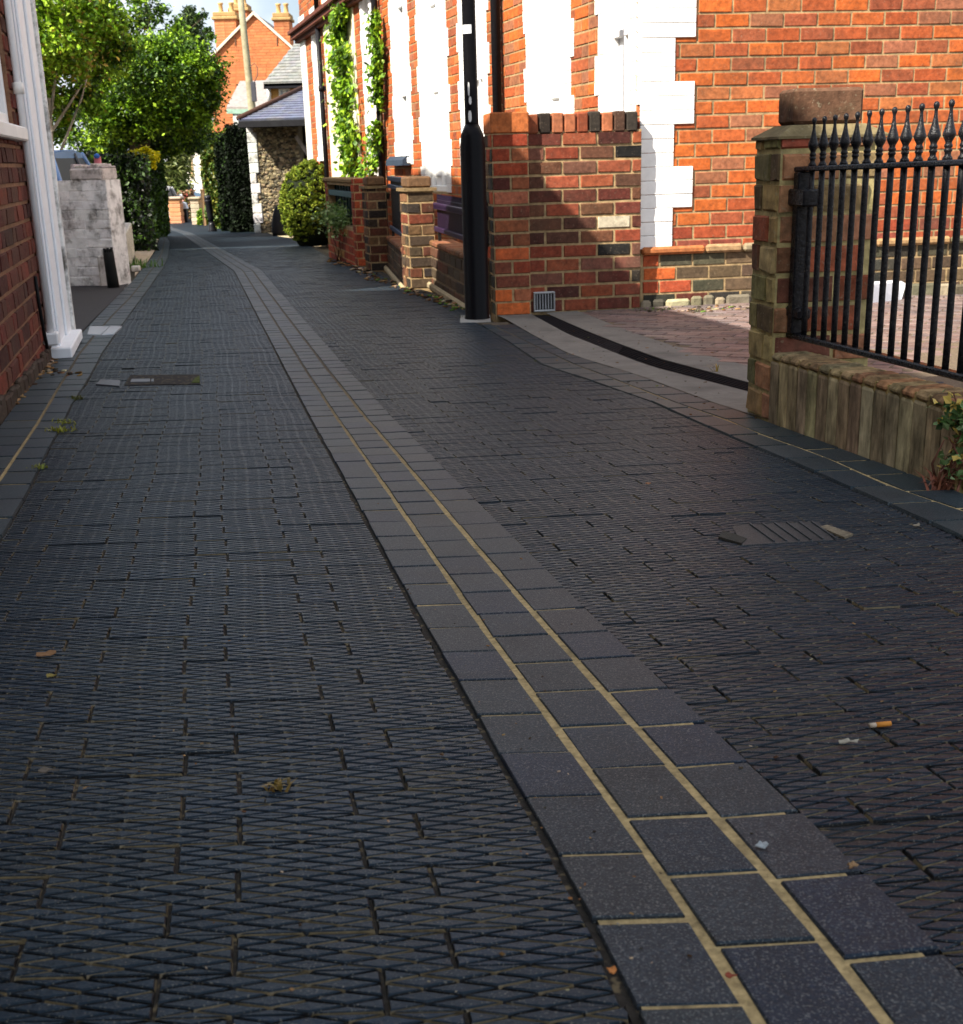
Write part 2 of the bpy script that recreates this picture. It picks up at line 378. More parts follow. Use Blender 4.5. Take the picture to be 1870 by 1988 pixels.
# simple far template: one bevelled slab per brick
b=.003
SV=np.array([(.0006,Y0,-.004),(BL-.0006,Y0,-.004),(BL-.0006,Y1,-.004),(.0006,Y1,-.004),(.001,Y0+b*2,0),(BL-.001,Y0+b*2,0),(BL-.001,Y1-b*2,0),(.001,Y1-b*2,0)])
SF4=np.array([(4,5,6,7),(0,1,5,4),(1,2,6,5),(2,3,7,6),(3,0,4,7)])
PAL=[srgb(29,41,50),srgb(25,38,48),srgb(34,43,50),srgb(29,39,45),srgb(21,34,46)]
PAL=np.array(PAL)*.78
def field(name,side,v0,v1,fine):
    T,F3,F4=(TV,TF3,TF4) if fine else (SV,np.zeros((0,3),int),SF4)
    fld=fld_l if side<0 else fld_r
    rows=int((v1-v0)/RD); VV=[];FF3=[];FF4=[];C3=[];C4=[];base=0
    for r in range(rows):
        v=v0+r*RD
        gr=int(round(v/RD))
        off=(0,1/3.)[gr%2]*BL + .004*math.sin(gr*.37)
        if side<0:
            umin=float(lk_in(v)-xs(v)); umax=0
        else:
            umin=0; umax=float(rk_in(v)-xs(v)-SW)+.0; umax=float(rk_in(v+.1*umax)-xs(v)-SW)
        i0=int(math.floor((umin-off)/BL)); i1=int(math.ceil((umax-off)/BL))
        for i in range(i0,i1):
            u=off+i*BL
            t=T.copy()
            uu=u+t[:,0]
            lo,hi=umin+.002,umax-.002
            if side<0: hi=-.003
            else: lo=.003
            if u+BL<=lo+.002 or u>=hi-.002: continue
            uu=np.clip(uu,lo,hi)
            zz=t[:,2]+(0 if not fine else 1)*(RNG.normal(0,.0006)+(t[:,0]-BL/2)*RNG.normal(0,.006)+(t[:,1]-RD/2)*RNG.normal(0,.014))
            vv=v+t[:,1]+(t[:,0]-BL/2)*(RNG.normal(0,.007) if fine else 0)
            x,y=fld(uu,vv); z=gz(y)+zz
            VV.append(np.stack([x,y,z],1))
            c=PAL[RNG.integers(len(PAL))]*RNG.uniform(.7,1.2) if fine else PAL.mean(0)*.36*RNG.uniform(.9,1.1)  # far bricks coloured darker in place of the unmodelled groove shade
            if len(F3): FF3.append(F3+base); C3.append(np.tile(c,(len(F3),1)))
            c4=np.tile(c,(len(F4),1))
            if fine:
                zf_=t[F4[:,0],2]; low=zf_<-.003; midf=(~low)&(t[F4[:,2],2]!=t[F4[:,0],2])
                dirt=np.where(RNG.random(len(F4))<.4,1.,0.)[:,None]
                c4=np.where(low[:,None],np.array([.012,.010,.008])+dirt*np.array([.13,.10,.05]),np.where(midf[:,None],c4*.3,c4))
            FF4.append(F4+base); C4.append(c4)
            base+=len(t)
    fl=[];cl=[]
    if FF3: fl.append(np.concatenate(FF3)); cl.append(np.concatenate(C3))
    fl.append(np.concatenate(FF4)); cl.append(np.concatenate(C4))
    return npmesh(name,np.concatenate(VV),fl,cl,M['paver'] if fine else M['paver_far'])
r0=.0455*4
field('road_left',-1,r0,r0+RD*345,True); field('road_right',1,r0,r0+RD*345,True)
vF=r0+RD*345
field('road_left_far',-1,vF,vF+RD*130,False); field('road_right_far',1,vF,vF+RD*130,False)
vE=vF+RD*130
sheet('road_end',lambda y:(lk_in(y),rbed(y)+.3),[vE-.05]+[v for v in ysA if vE<v<46],3,-.001,tuple(PAL.mean(0)*.7),M['paver_far'])
# --- central channel of flat slabs on sandy mortar
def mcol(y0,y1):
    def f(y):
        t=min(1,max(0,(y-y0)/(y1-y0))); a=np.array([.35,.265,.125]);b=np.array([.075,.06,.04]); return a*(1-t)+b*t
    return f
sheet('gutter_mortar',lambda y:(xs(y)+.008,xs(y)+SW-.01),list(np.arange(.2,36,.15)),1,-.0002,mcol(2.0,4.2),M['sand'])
mb=MB()
for ci in range(3):
    v=.15+[0,.052,.02][ci]
    while v<36:
        L_=.098*random.uniform(.94,1.06); 
        a0=[.004,.0795,.1565][ci]; a1=[.0715,.1485,.2235][ci]
        g=random.choice([.001,.0018,.0026,.0034])
        ins=.0012
        def P(u,vv,dz):
            sk=[0.0,.05,.11][ci]
            x=xs(vv)+u; y=vv+ (u-.08)*sk; return Vector((x,y,gz(y)+dz))
        zt=random.uniform(.0010,.0026)
        q=[(a0+random.uniform(-.001,.001),v+g),(a1+random.uniform(-.001,.001),v+g),(a1+random.uniform(-.001,.001),v+L_-g),(a0+random.uniform(-.001,.001),v+L_-g)]
        c=(sum(p[0] for p in q)/4,sum(p[1] for p in q)/4)
        top=[P(c[0]+(p[0]-c[0])*.965,c[1]+(p[1]-c[1])*.965,zt+random.uniform(-.0005,.0005)) for p in q]
        md=[P(c[0]+(p[0]-c[0])*.99,c[1]+(p[1]-c[1])*.99,zt-.0012) for p in q]
        bt=[P(*p,-.004) for p in q]
        mb.add(top+md+bt,[(0,1,2,3)]+[(4+i,4+(i+1)%4,(i+1)%4,i) for i in range(4)]+[(8+i,8+(i+1)%4,4+(i+1)%4,4+i) for i in range(4)],jit(pick([srgb(36,44,51),srgb(41,47,52),srgb(34,41,52),srgb(44,48,51)]),.1))
        v+=L_
o=mb.build('gutter_slabs',M['slab']); o['kind']='structure'
# --- kerb setts
def kerb(name,fa,fb,fc,y0,y1,colA,dz=.003):
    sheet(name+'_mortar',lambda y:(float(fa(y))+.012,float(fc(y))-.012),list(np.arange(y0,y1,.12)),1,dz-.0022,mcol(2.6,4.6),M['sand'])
    mb=MB()
    for k,(f0,f1) in enumerate(((fa,fb),(fb,fc))):
        y=y0+.05*k
        while y<y1-.2:
            w_=abs(float(f1(y)-f0(y)))
            L_=.15*random.uniform(.9,1.1); g=.004
            dx=.004 if k==1 else .002; ex=.004 if k==0 else .002
            sk=.06 if 'right' in name else 0
            q=[(float(f0(y+g))+dx,y+g),(float(f1(y+g))-ex,y+g+sk*w_),(float(f1(y+L_-g))-ex,y+L_-g+sk*w_),(float(f0(y+L_-g))+dx,y+L_-g)]
            zt=dz+random.uniform(-.001,.001)
            c=(sum(p[0] for p in q)/4,sum(p[1] for p in q)/4)
            mb.add([(c[0]+(p[0]-c[0])*.96,c[1]+(p[1]-c[1])*.97,gz(c[1]+(p[1]-c[1])*.97)+zt) for p in q]+[(p[0],p[1],gz(p[1])+zt-.006) for p in q],
                [(0,1,2,3)]+[(4+i,4+(i+1)%4,(i+1)%4,i) for i in range(4)],jit(pick(colA),.12))
            y+=L_
    o=mb.build(name,M['slab']); o['kind']='structure'
ks=[srgb(38,48,52),srgb(44,52,54),srgb(33,44,50)]
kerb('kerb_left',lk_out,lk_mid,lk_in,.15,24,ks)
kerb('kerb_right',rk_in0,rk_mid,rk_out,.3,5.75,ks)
# ------------------------------------------------------------------ brick walls
Z3=Vector((0,0,1))
def bricks(mb,O,U,Nn,u0,u1,z0,z1,pal,course=.0675,bl=.2,mort=.009,proud=.004,holes=(),palf=None,rough=.0012,ph=0,flem=False):
    """individual bricks on a plane. O origin, U along, Nn outward normal"""
    O=Vector(O);U=Vector(U).normalized();Nn=Vector(Nn).normalized()
    rows=int(math.ceil((z1-z0)/course))
    for r in range(rows):
        za=z0+r*course+mort/2; zb=min(z0+(r+1)*course-mort/2,z1)
        if zb-za<.015: continue
        u=u0-(bl/2 if (r+ph)%2 else 0)
        k=0
        while u<u1:
            L_=bl
            if flem: L_=bl if (k+r)%2 else bl/2
            a=max(u+mort/2,u0); b=min(u+L_-mort/2,u1); u+=L_;k+=1
            if b-a<.02: continue
            segs=[(a,b)]
            for (h0,h1,hz0,hz1) in holes:
                if zb>hz0+.02 and za<hz1-.02:
                    ns=[]
                    for s0,s1 in segs:
                        if h1<=s0 or h0>=s1: ns.append((s0,s1)); continue
                        if h0-s0>.02: ns.append((s0,h0))
                        if s1-h1>.02: ns.append((h1,s1))
                    segs=ns
            for a_,b_ in segs:
                j=lambda:random.uniform(-rough,rough)
                col=palf((a_+b_)/2,(za+zb)/2) if palf else jit(pick(pal),.18)
                e=.003; pr=proud+random.uniform(-.001,.0015)
                f=[O+U*(a_+e+j())+Z3*(za+e+j())+Nn*(pr+j()*.6),O+U*(b_-e+j())+Z3*(za+e+j())+Nn*(pr+j()*.6),O+U*(b_-e+j())+Z3*(zb-e+j())+Nn*(pr+j()*.6),O+U*(a_+e+j())+Z3*(zb-e+j())+Nn*(pr+j()*.6)]
                g=[O+U*(a_)+Z3*za-Nn*.001,O+U*b_+Z3*za-Nn*.001,O+U*b_+Z3*zb-Nn*.001,O+U*a_+Z3*zb-Nn*.001]
                mb.add(f+g,[(0,1,2,3)]+[(4+i,4+(i+1)%4,(i+1)%4,i) for i in range(4)],col)
PG=[(.36,.088,.024),(.41,.095,.021),(.32,.072,.022),(.37,.115,.038),(.25,.066,.028),(.43,.10,.02),(.27,.10,.05)]
PO=[srgb(165,76,45),srgb(138,58,36),srgb(110,58,42),srgb(152,88,62),srgb(84,42,32),srgb(178,88,46),srgb(128,72,46),srgb(145,62,40)]
PD=[srgb(70,66,52),srgb(52,52,44),srgb(80,64,50),srgb(40,38,34),srgb(95,78,58)]
MORT=(.33,.23,.115)
aF=math.radians(16.1); aG=math.radians(7.5)
fU=Vector((-math.sin(aF),math.cos(aF),0)); fN=Vector((-math.cos(aF),-math.sin(aF),0))
gU=Vector((math.cos(aG),math.sin(aG),0)); gN=Vector((math.sin(aG),-math.cos(aG),0))
C=G(1243,597); C.z=0
def ft(px,py): p=onpl(px,py,C,fN); return (p-C).dot(fU),p.z
def gt(px,py): p=onpl(px,py,C,gN); return (p-C).dot(gU),p.z
def wall_core(mb,O,U,Nn,u0,u1,z0,z1,th,holes,col):
    """solid wall of thickness th behind the plane, with openings"""
    hs=sorted(holes); cuts=[u0]
    u=u0
    def bx(a,b,c,d):
        if b-a>.001 and d-c>.001: mb.obox(O+U*a+Z3*c-Nn*th,U*(b-a),Nn*th,Z3*(d-c),col)
    for h0,h1,a,b in hs:
        bx(u,h0,z0,z1); bx(h0,h1,z0,a); bx(h0,h1,b,z1); u=h1
    bx(u,u1,z0,z1)
def sash(parent,O,U,Nn,u0,u1,z0,z1,name='window',bars=1,door=False,dep=.07):
    """window set back in an opening: frame, pane (behind), sill"""
    f=MB(); ft_=.035; B=O-Nn*dep
    for (a,b,c,d) in ((u0,u0+ft_,z0,z1),(u1-ft_,u1,z0,z1),(u0+ft_,u1-ft_,z1-ft_,z1),(u0+ft_,u1-ft_,z0,z0+ft_*1.4)):
        f.obox(B+U*a+Z3*c,U*(b-a),Nn*.035,Z3*(d-c),(.82,.82,.8),.004)
    zm=(z0+z1)/2
    n=max(1,bars)
    for k in range(1,n+1):
        um=u0+(u1-u0)*k/(n+1); f.obox(B+U*(um-.012)+Z3*(z0+ft_*1.4)+Nn*.003,U*.024,Nn*.028,Z3*(z1-z0-ft_*2.4),(.82,.82,.8),.003)
    if door:
        for k in range(4):
            za=z0+.12+(z1-z0-.2)*k/4
            for sgn in range(n+1):
                ua=u0+ft_+(u1-u0-2*ft_)*sgn/(n+1)+.03; ub=u0+ft_+(u1-u0-2*ft_)*(sgn+1)/(n+1)-.03
                f.obox(B+U*ua+Z3*za-Nn*.004,U*(ub-ua),Nn*.02,Z3*((z1-z0-.2)/4-.06),(.8,.8,.78),.008)
    else:
        zz=z0+.55
        while zz<z1-.2:
            f.obox(B+U*(u0+ft_)+Z3*(zz-.018)+Nn*.004,U*(u1-u0-2*ft_),Nn*.03,Z3*.036,(.82,.82,.8),.004); zz+=.75
    w_=part(f,name,M['white'],parent); w_.location=w_.location
    p=MB(); p.obox(B+U*(u0+ft_*.5)+Z3*(z0+ft_*.5)-Nn*.012,U*(u1-u0-ft_),Nn*.01,Z3*(z1-z0-ft_),(.74,.75,.76) if not door else (.8,.8,.78))
    part(p,'panel' if door else 'pane',M['pane'] if not door else M['white'],w_)
    if not door:
        s_=MB(); s_.obox(O+U*(u0-.03)+Z3*(z0-.05)-Nn*dep,U*(u1-u0+.06),Nn*(dep+.045),Z3*.05,(.8,.79,.75),.006); part(s_,'sill',M['white'],w_)
    return w_
def lining(mb,a,b,z0,z1,dep=.1,O=None):
    O=C if O is None else O
    mb.obox(O+fU*a+Z3*z0-fN*dep,fU*.006,fN*(dep+.002),Z3*(z1-z0),(.8,.79,.76)); mb.obox(O+fU*(b-.006)+Z3*z0-fN*dep,fU*.006,fN*(dep+.002),Z3*(z1-z0),(.8,.79,.76)); mb.obox(O+fU*(a+.006)+Z3*(z1-.006)-fN*dep,fU*(b-a-.012),fN*(dep+.002),Z3*.006,(.8,.79,.76))
def quoin(mb,O,U,Nn,ua,ub,z0,z1,side,tooth=.075,per=.2025,pr=.012,col=(.82,.81,.77),phase=0):
    """toothed painted surround strip between ua and ub, teeth on 'side' (+1 grows ub, -1 lowers ua)"""
    z=z0;k=phase
    while z<z1-.01:
        zb=min(z+per,z1)
        a,b=ua,ub
        if k%2:
            if side>0:b+=tooth
            else:a-=tooth
        for q in range(3):
            c0=z+q*.0675;c1=min(z+(q+1)*.0675,zb)
            if c1-c0<.01: continue
            mb.obox(O+U*a+Z3*(c0+.001),U*(b-a),Nn*(pr+random.uniform(-.0015,.0015)),Z3*(c1-c0-.002),col,.0025)
        z=zb;k+=1
def downpipe(parent,O,U,Nn,u,z0,z1,r=.032,col=(.012,.012,.014),name='downpipe',m='black'):
    p=MB(); c=O+U*u+Nn*(r+.02)
    p.tube([c+Z3*z0,c+Z3*z1],r,12,col)
    z=z0+.35
    while z<z1:
        p.tube([c+Z3*z,c+Z3*(z+.06)],r*1.22,12,col); p.obox(c+Z3*(z+.005)-U*.06-Nn*(r+.02),U*.12,Nn*.012,Z3*.05,col,.003); z+=1.15
    return part(p,name,M[m],parent)
def roof(parent,pts,name='roof',m='slate',th=.08,col=(.1,.1,.115)):
    p=MB()
    for q in pts:
        q=[Vector(v) for v in q]; n=(q[1]-q[0]).cross(q[2]-q[0]).normalized()
        if n.z<0:n=-n
        p.prism(q,n*th,col)
    return part(p,name,M[m],parent)
zb0=gz(6.2)
EAV=4.6
# ---- house A : corner house with gable
tA=ft(977,150)[0]; 
loc=C+Z3*zb0
hA=thing('terraced_house','near red brick house with toothed white painted corner and broad gable wall','house',loc,'terraced houses along the right of the lane')
mb=MB()
wA=[]
d0,d1=ft(1110,120)[0],ft(1025,120)[0]
w0,w1=ft(1233,120)[0],ft(1165,120)[0]
holes=[(d0+.10,d1-.10,.02,3.0),(w0+.06,w1-.06,.55,2.9)]
holes=[(min(a,b),max(a,b),c,d) for a,b,c,d in holes]
wall_core(mb,C,fU,fN,0.02,tA,zb0-.3,EAV,.22,holes,MORT)
bricks(mb,C,fU,fN,.02,tA,zb0,EAV,PG,holes=holes,bl=.2,flem=True)
# gable side: solid slab in the gable plane plus triangular top
GW=5.2
core=[C+gU*0,C+gU*GW]
mb.obox(C+Z3*(zb0-.3)-gN*.22,gU*GW,gN*.22,Z3*(EAV-zb0+.3),MORT)
ap=C+gU*(GW/2)+Z3*(EAV+1.9)
mb.prism([C+Z3*EAV,C+gU*GW+Z3*EAV,ap],-gN*.22,(.5,.17,.06))
ledz=gt(1300,490)[1]
def palA(u,z):
    if z<ledz-.01: return jit(pick(PD if (u>.35 or random.random()<.2) else PO+PD[:1]),.2)
    if z<ledz+.15: return jit(pick([srgb(135,60,40),srgb(150,70,42),srgb(120,62,48)]),.15)
    return jit(pick(PG),.12)
bricks(mb,C,gU,gN,.012,GW,zb0,EAV,PG,bl=.176,palf=palA,proud=.004,rough=.0018)
part(mb,'wall',M['brick'],hA)
# weathered string course on the plinth
mb=MB(); u=.0
while u<GW:
    L_=random.uniform(.18,.5)
    mb.obox(C+gU*u+Z3*(ledz-.008+random.uniform(-.003,.003))+gN*.001,gU*(L_-.004),gN*(.03+random.uniform(-.004,.004)),Z3*(.045+random.uniform(-.006,.006)),jit(pick([srgb(170,85,40),srgb(150,120,85),srgb(160,95,55),srgb(120,110,85)]),.15),.012); u+=L_
part(mb,'string_course',M['brick'],hA)
# rubble footing stones
mb=MB(); u=.0
while u<GW:
    L_=random.uniform(.06,.16)
    mb.obox(C+gU*u+Z3*(zb0-.02)+gN*.002,gU*(L_-.006),gN*(.012+random.uniform(0,.012)),Z3*(.05+random.uniform(0,.035)),jit(pick([srgb(120,112,90),srgb(95,88,70),srgb(60,58,48),srgb(140,130,105)]),.2),.012); u+=L_
part(mb,'footing',M['flint'],hA)
# corner quoins: gable side and facade side
mb=MB()
uq=gt(1307,300)[0]; uq2=gt(1345,300)[0]
zq=gt(1250,484)[1]
# teeth boundaries from the photo: find phase so a wide block spans y 304..435 (V px)
zt1=gt(1343,255)[1]; per=.2025; ph=0
z=zq; quoin(mb,C,gU,gN,-.012,uq,zq,EAV,1,tooth=uq2-uq,phase=0)
quoin(mb,C,fU,fN,-.0,.045,zb0+1.0,EAV,1,tooth=.0,phase=0)
part(mb,'quoin',M['whitebrick'],hA)
mb=MB()
quoin(mb,C,fU,fN,w0-.03,w0+.06,.40,3.0,-1,tooth=0); quoin(mb,C,fU,fN,w1-.06,w1,.40,3.0,1,tooth=.05,phase=1); lining(mb,w0+.06,w1-.06,.55,2.9,.075)
mb.obox(C+fU*(w0+.06)+Z3*2.9,fU*(w1-w0-.12),fN*.012,Z3*.15,(.8,.79,.75),.003); mb.obox(C+fU*(w0+.06)+Z3*.40,fU*(w1-w0-.12),fN*.010,Z3*.1,(.8,.79,.75),.003)
part(mb,'surround',M['whitebrick'],hA); mb=MB(); lining(mb,d0+.1,d1-.1,.02,3.0,.105); mb.obox(C+fU*(d0+.1)+Z3*3.0,fU*(d1-d0-.2),fN*.012,Z3*.15,(.8,.79,.75),.003)
quoin(mb,C,fU,fN,d0-0,d0+.10,.02,3.2,-1,tooth=.05); quoin(mb,C,fU,fN,d1-.10,d1,.02,3.2,1,tooth=.05,phase=1)
part(mb,'surround',M['whitebrick'],hA)
sash(hA,C,fU,fN,w0+.06,w1-.06,.55,2.9,bars=1)
sash(hA,C,fU,fN,d0+.10,d1-.10,.02,3.0,name='door',door=True,bars=1,dep=.1)
downpipe(hA,C,fU,fN,tA-.02,zb0+.3,EAV)
bk=-fN*4.6
roof(hA,[[C+Z3*EAV+fN*.15,C+fU*tA+Z3*EAV+fN*.15,C+fU*tA+Z3*(EAV+1.9)+gU*(GW/2),ap+gN*.1],[C+gU*GW+Z3*EAV,C+gU*GW+fU*tA+Z3*EAV,C+fU*tA+Z3*(EAV+1.9)+gU*(GW/2),ap+gN*.1]])
# ---- house B and C
def facade_house(ta,tb,label,panels,zg,pipe=None,eav=4.4):
    L0=C+fU*ta+Z3*zg
    h=thing('terraced_house',label,'house',L0,'terraced houses along the right of the lane')
    holes=[];spec=[]
    for (pa,pb,py,zlo,zhi,kind,tooth) in panels:
        a=ft(pa,py)[0];b=ft(pb,py)[0];a,b=min(a,b),max(a,b)
        m_=.1*(b-a)+.03
        holes.append((a+m_,b-m_,zlo,zhi)); spec.append((a,b,m_,zlo,zhi,kind,tooth))
    mb=MB(); wall_core(mb,C,fU,fN,ta,tb,zg-.2,eav,.22,holes,MORT)
    bricks(mb,C,fU,fN,ta,tb,zg,eav,PG,holes=holes,bl=.2,flem=True)
    part(mb,'wall',M['brick'],h)
    for (a,b,m_,zlo,zhi,kind,tooth) in spec:
        mb=MB(); lining(mb,a+m_,b-m_,zlo,zhi,.075)
        z0_=zlo-(.06 if kind=='window' else 0)
        quoin(mb,C,fU,fN,a,a+m_,z0_,zhi+.15,-1,tooth=tooth); quoin(mb,C,fU,fN,b-m_,b,z0_,zhi+.15,1,tooth=tooth,phase=1)
        mb.obox(C+fU*(a+m_)+Z3*zhi,fU*(b-a-2*m_),fN*.012,Z3*.15,(.8,.79,.75),.003)
        part(mb,'surround',M['whitebrick'],h)
    for (a,b,m_,zlo,zhi,kind,tooth) in spec:
        sash(h,C,fU,fN,a+m_,b-m_,zlo,zhi,name=kind,door=kind=='door',bars=0 if b-a<.8 else 1)
    if pipe is not None: downpipe(h,C,fU,fN,ft(*pipe)[0],zg+.2,eav)
    return h
tB0=tA; tB1=ft(752,217)[0]; tC1=ft(594,217)[0]
def zf(px,py): return ft(px,py)[1]
hB=facade_house(tB0,tB1,'red brick house with four tall white painted openings, behind the black lamp post','' and [] or [(950,897,217,zf(925,305),3.1,'window',.05),(873,818,217,zf(845,372),3.1,'door',.05),(800,767,217,zf(783,306),3.1,'window',.04)],gz(8),None)
hB['label']='red brick house with tall white painted openings standing right behind the black lamp post'
hC=facade_house(tB1,tC1,'cream and white fronted far house of the right hand terrace, ivy growing up it','' and [] or [(731,711,217,zf(720,330),2.3,'window',.03),(632,615,217,zf(625,305),2.2,'window',.03)],gz(12),(744,150))
# cream rendered front of house C
mb=MB(); a=ft(698,217)[0];b=ft(640,217)[0]; ztop=zf(650,20)
mb.obox(C+fU*a+Z3*(gz(13)+.1)+fN*.0,fU*(b-a),fN*.018,Z3*(2.35-gz(13)-.1),(.78,.72,.5),.005)
a2=ft(614,217)[0]; a3=ft(604,217)[0]
part(mb,'render',M['white'],hC)
mb=MB(); mb.obox(C+fU*ft(603,217)[0]+Z3*gz(15),fU*(tC1-ft(603,217)[0]),fN*.02,Z3*(2.35-gz(15)),(.82,.8,.72),.005)
part(mb,'corner_strip',M['white'],hC)
downpipe(hC,C,fU,fN,ft(634,200)[0],gz(14)+.3,2.3,r=.03)
# dark moulded cornice across house C
mb=MB(); zc=zf(597,75); tc0=ft(735,20)[0]
for (o_,hh,z_) in ((.16,.05,.10),(.12,.06,.04),(.07,.05,0)):
    mb.obox(C+fU*tc0+Z3*(zc+z_),fU*(tC1+.12-tc0),fN*o_,Z3*hh,srgb(92,52,40),.006)
part(mb,'cornice',M['wood'],hC)
# upper storey white panel
mb=MB(); ua=ft(652,-5)[0]; ub=ft(628,-5)[0]
mb.obox(C+fU*min(ua,ub)+Z3*(zc+.2),fU*abs(ua-ub),fN*.02,Z3*1.6,(.8,.77,.7),.005); part(mb,'upper_panel',M['white'],hC)
downpipe(hC,C,fU,fN,ft(623,20)[0],zc+.16,4.4,r=.03)
# end wall of the terrace and rear body + roofs
for h,ta,tb,ev in ((hB,tB0,tB1,4.4),(hC,tB1,tC1,4.4)):
    mb=MB(); zgr=gz(14)
    if h is hC: mb.obox(C+fU*(tb-.22)-fN*4.5+Z3*(zgr-.2),fU*.22,fN*4.3,Z3*(ev-zgr+.2),(.45,.15,.06))
    mb.obox(C+fU*ta-fN*4.7+Z3*(zgr-.2),fU*(tb-ta-.23),fN*.2,Z3*(ev-zgr+.2),(.45,.15,.06)); part(mb,'rear_wall',M['brick_far'],h)
    r0_=C+fU*ta+Z3*ev; r1_=C+fU*tb+Z3*ev
    roof(h,[[r0_+fN*.2,r1_+fN*.2,r1_-fN*2.4+Z3*1.6,r0_-fN*2.4+Z3*1.6],[r0_-fN*4.9,r1_-fN*4.9,r1_-fN*2.4+Z3*1.6,r0_-fN*2.4+Z3*1.6]])
# letter box like hood on the facade
a,zh=ft(783,311)
mb=MB(); O_=C+fU*ft(800,311)[0]; du=ft(767,311)[0]-ft(800,311)[0]; z0h,z1h=zf(783,321),zf(783,303)
mb.prism([O_+Z3*z0h+fN*.02,O_+Z3*z0h+fN*.09,O_+Z3*(z0h+.6*(z1h-z0h))+fN*.085,O_+Z3*z1h+fN*.05,O_+Z3*z1h+fN*.02],fU*du,srgb(48,58,72))
part(mb,'hood',M['plastic'],hB)
# ------------------------------------------------------------------ garden wall with pier, beside the lamp post
P0=G(963,614); P1=G(1031,611)
wz=gz(6.0)
mb=MB(); wu=gU; wn_=gN
Pg=Vector((P0.x,P0.y,0)); pw=(P1-P0).dot(gU); zt=zat(P0.x,P0.y,219)
gw=thing('garden_wall','chest high old brick wall of mixed dark bricks between lamp post and white corner','garden wall',Vector((P0.x,P0.y,wz)))
mb.obox(Pg+Z3*(wz-.1)-gN*.24,gU*pw,gN*.24,Z3*(zt-wz+.1),MORT)
bricks(mb,Pg,gU,gN,0,pw,wz,zt-.1,PO,course=.0675,bl=pw,flem=False,mort=.01,proud=.006,rough=.003)
sU=Vector((-gN.x,-gN.y,0)); sN=-gU
bricks(mb,Pg,sU,sN,0,.24,wz,zt-.1,PD+PO[:1],course=.0675,bl=.1,mort=.01,proud=.005,rough=.003)
mb.obox(Pg+Z3*(zt-.095)+gN*.008-gU*.006,gU*(pw+.01),-gN*.25,Z3*.097,srgb(165,92,48),.006)
part(mb,'pier',M['brick'],gw)
Wl=(C-Pg).dot(gU)-pw-.022
O_=Pg+gU*pw-gN*.05
mb=MB(); mb.obox(O_+Z3*(wz-.1)-gN*.16,gU*Wl,gN*.16,Z3*(zt-wz+.1-.09),MORT)
def palW(u,z):
    r=random.random()
    if r<.06: return jit((.012,.011,.01),.2)
    if r<.075: return jit((.42,.36,.25),.1)
    return jit(pick([srgb(120,58,40),srgb(88,44,34),srgb(104,66,52),srgb(70,38,30),srgb(96,62,44),srgb(132,70,46),srgb(110,50,34),srgb(78,50,38)]),.2)
bricks(mb,O_,gU,gN,0,Wl,wz,zt-.1,PO,palf=palW,course=.0675,bl=.176,mort=.011,proud=.006,rough=.003)
u=0
while u<Wl-.02:
    mb.obox(O_+gU*(u+.003)+Z3*(zt-.1)-gN*.165,gU*.055,gN*.175,Z3*(.094+random.uniform(-.004,.004)),jit(pick([srgb(50,44,38),srgb(120,62,38),srgb(95,52,38),srgb(34,28,24),srgb(150,90,60),srgb(70,50,40)]),.15),.006); u+=.0622
part(mb,'wall_panel',M['brick'],gw)
# mossy grille (air brick) at the foot
q=onpl(1056,585,O_,gN); mb=MB()
mb.obox(q-gU*.055-Z3*.05,gU*.11,gN*.022,Z3*.01,(.35,.36,.36),.003);mb.obox(q-gU*.055+Z3*.04,gU*.11,gN*.022,Z3*.01,(.35,.36,.36),.003)
mb.obox(q-gU*.055-Z3*.04,gU*.008,gN*.022,Z3*.08,(.35,.36,.36),.003);mb.obox(q+gU*.047-Z3*.04,gU*.008,gN*.022,Z3*.08,(.35,.36,.36),.003)
for k in range(6): mb.obox(q-gU*(.04-k*.0145)-Z3*.038,gU*.006,gN*.018,Z3*.078,(.3,.31,.32),.002)
mb.obox(q-gU*.047-Z3*.04+gN*.007,gU*.094,gN*.001,Z3*.08,(.01,.01,.01))
part(mb,'vent_grille',M['conc'],gw)
# ------------------------------------------------------------------ lamp post
LP=G(927,620); lz=LP.z
lp=thing('lamp_post','near black lamp post with wide base sleeve and small white number plate','lamp post',LP)
wpx=lambda a:a*LP.y/F/.98
rb=wpx(23)
zsh=zat(LP.x,LP.y,283); zst=zat(LP.x,LP.y,241)
mb=MB(); mb.lathe(LP,[(rb*1.04,-.02),(rb*1.04,.01),(rb,.015),(rb*.99,zsh-lz),(rb*.93,zsh-lz+.02),(rb*.9,zsh-lz+.05),(rb*.55,zst-lz)],28,(.004,.004,.005)); part(mb,'base_sleeve',M['black'],lp)
mb=MB(); r1,r2=wpx(12.4),wpx(11.2)
mb.lathe(LP+Z3*(zst-lz-.02),[(r1*1.06,0),(r1,.03),(r1*.98,.5),(r2,2.6),(r2*.95,3.6)],24,(.004,.004,.005)); 
part(mb,'column',M['black'],lp)
mb=MB(); zc_=zat(LP.x,LP.y,226)
for k_,(dz_,hh_,aa_) in enumerate(((0,.05,-104),(.07,.035,-98),(.12,.06,-108))):
    mb=MB(); vs=[]
    for i_ in range(5):
        a=math.radians(aa_+(i_-2)*(7-k_*1.5)); wz_=hh_*(.5 if i_ in(0,4) else 1)
        for sg_ in(-.5,.5): vs.append(Vector((LP.x+math.cos(a)*r1*1.012,LP.y+math.sin(a)*r1*1.012,zc_+dz_+sg_*wz_)))
    mb.add(vs,[(2*i_,2*i_+2,2*i_+3,2*i_+1) for i_ in range(4)],(.62,.62,.6)); part(mb,'paint_splash',M['white'],lp)
mb=MB(); top=LP+Z3*(zst-lz+3.55)
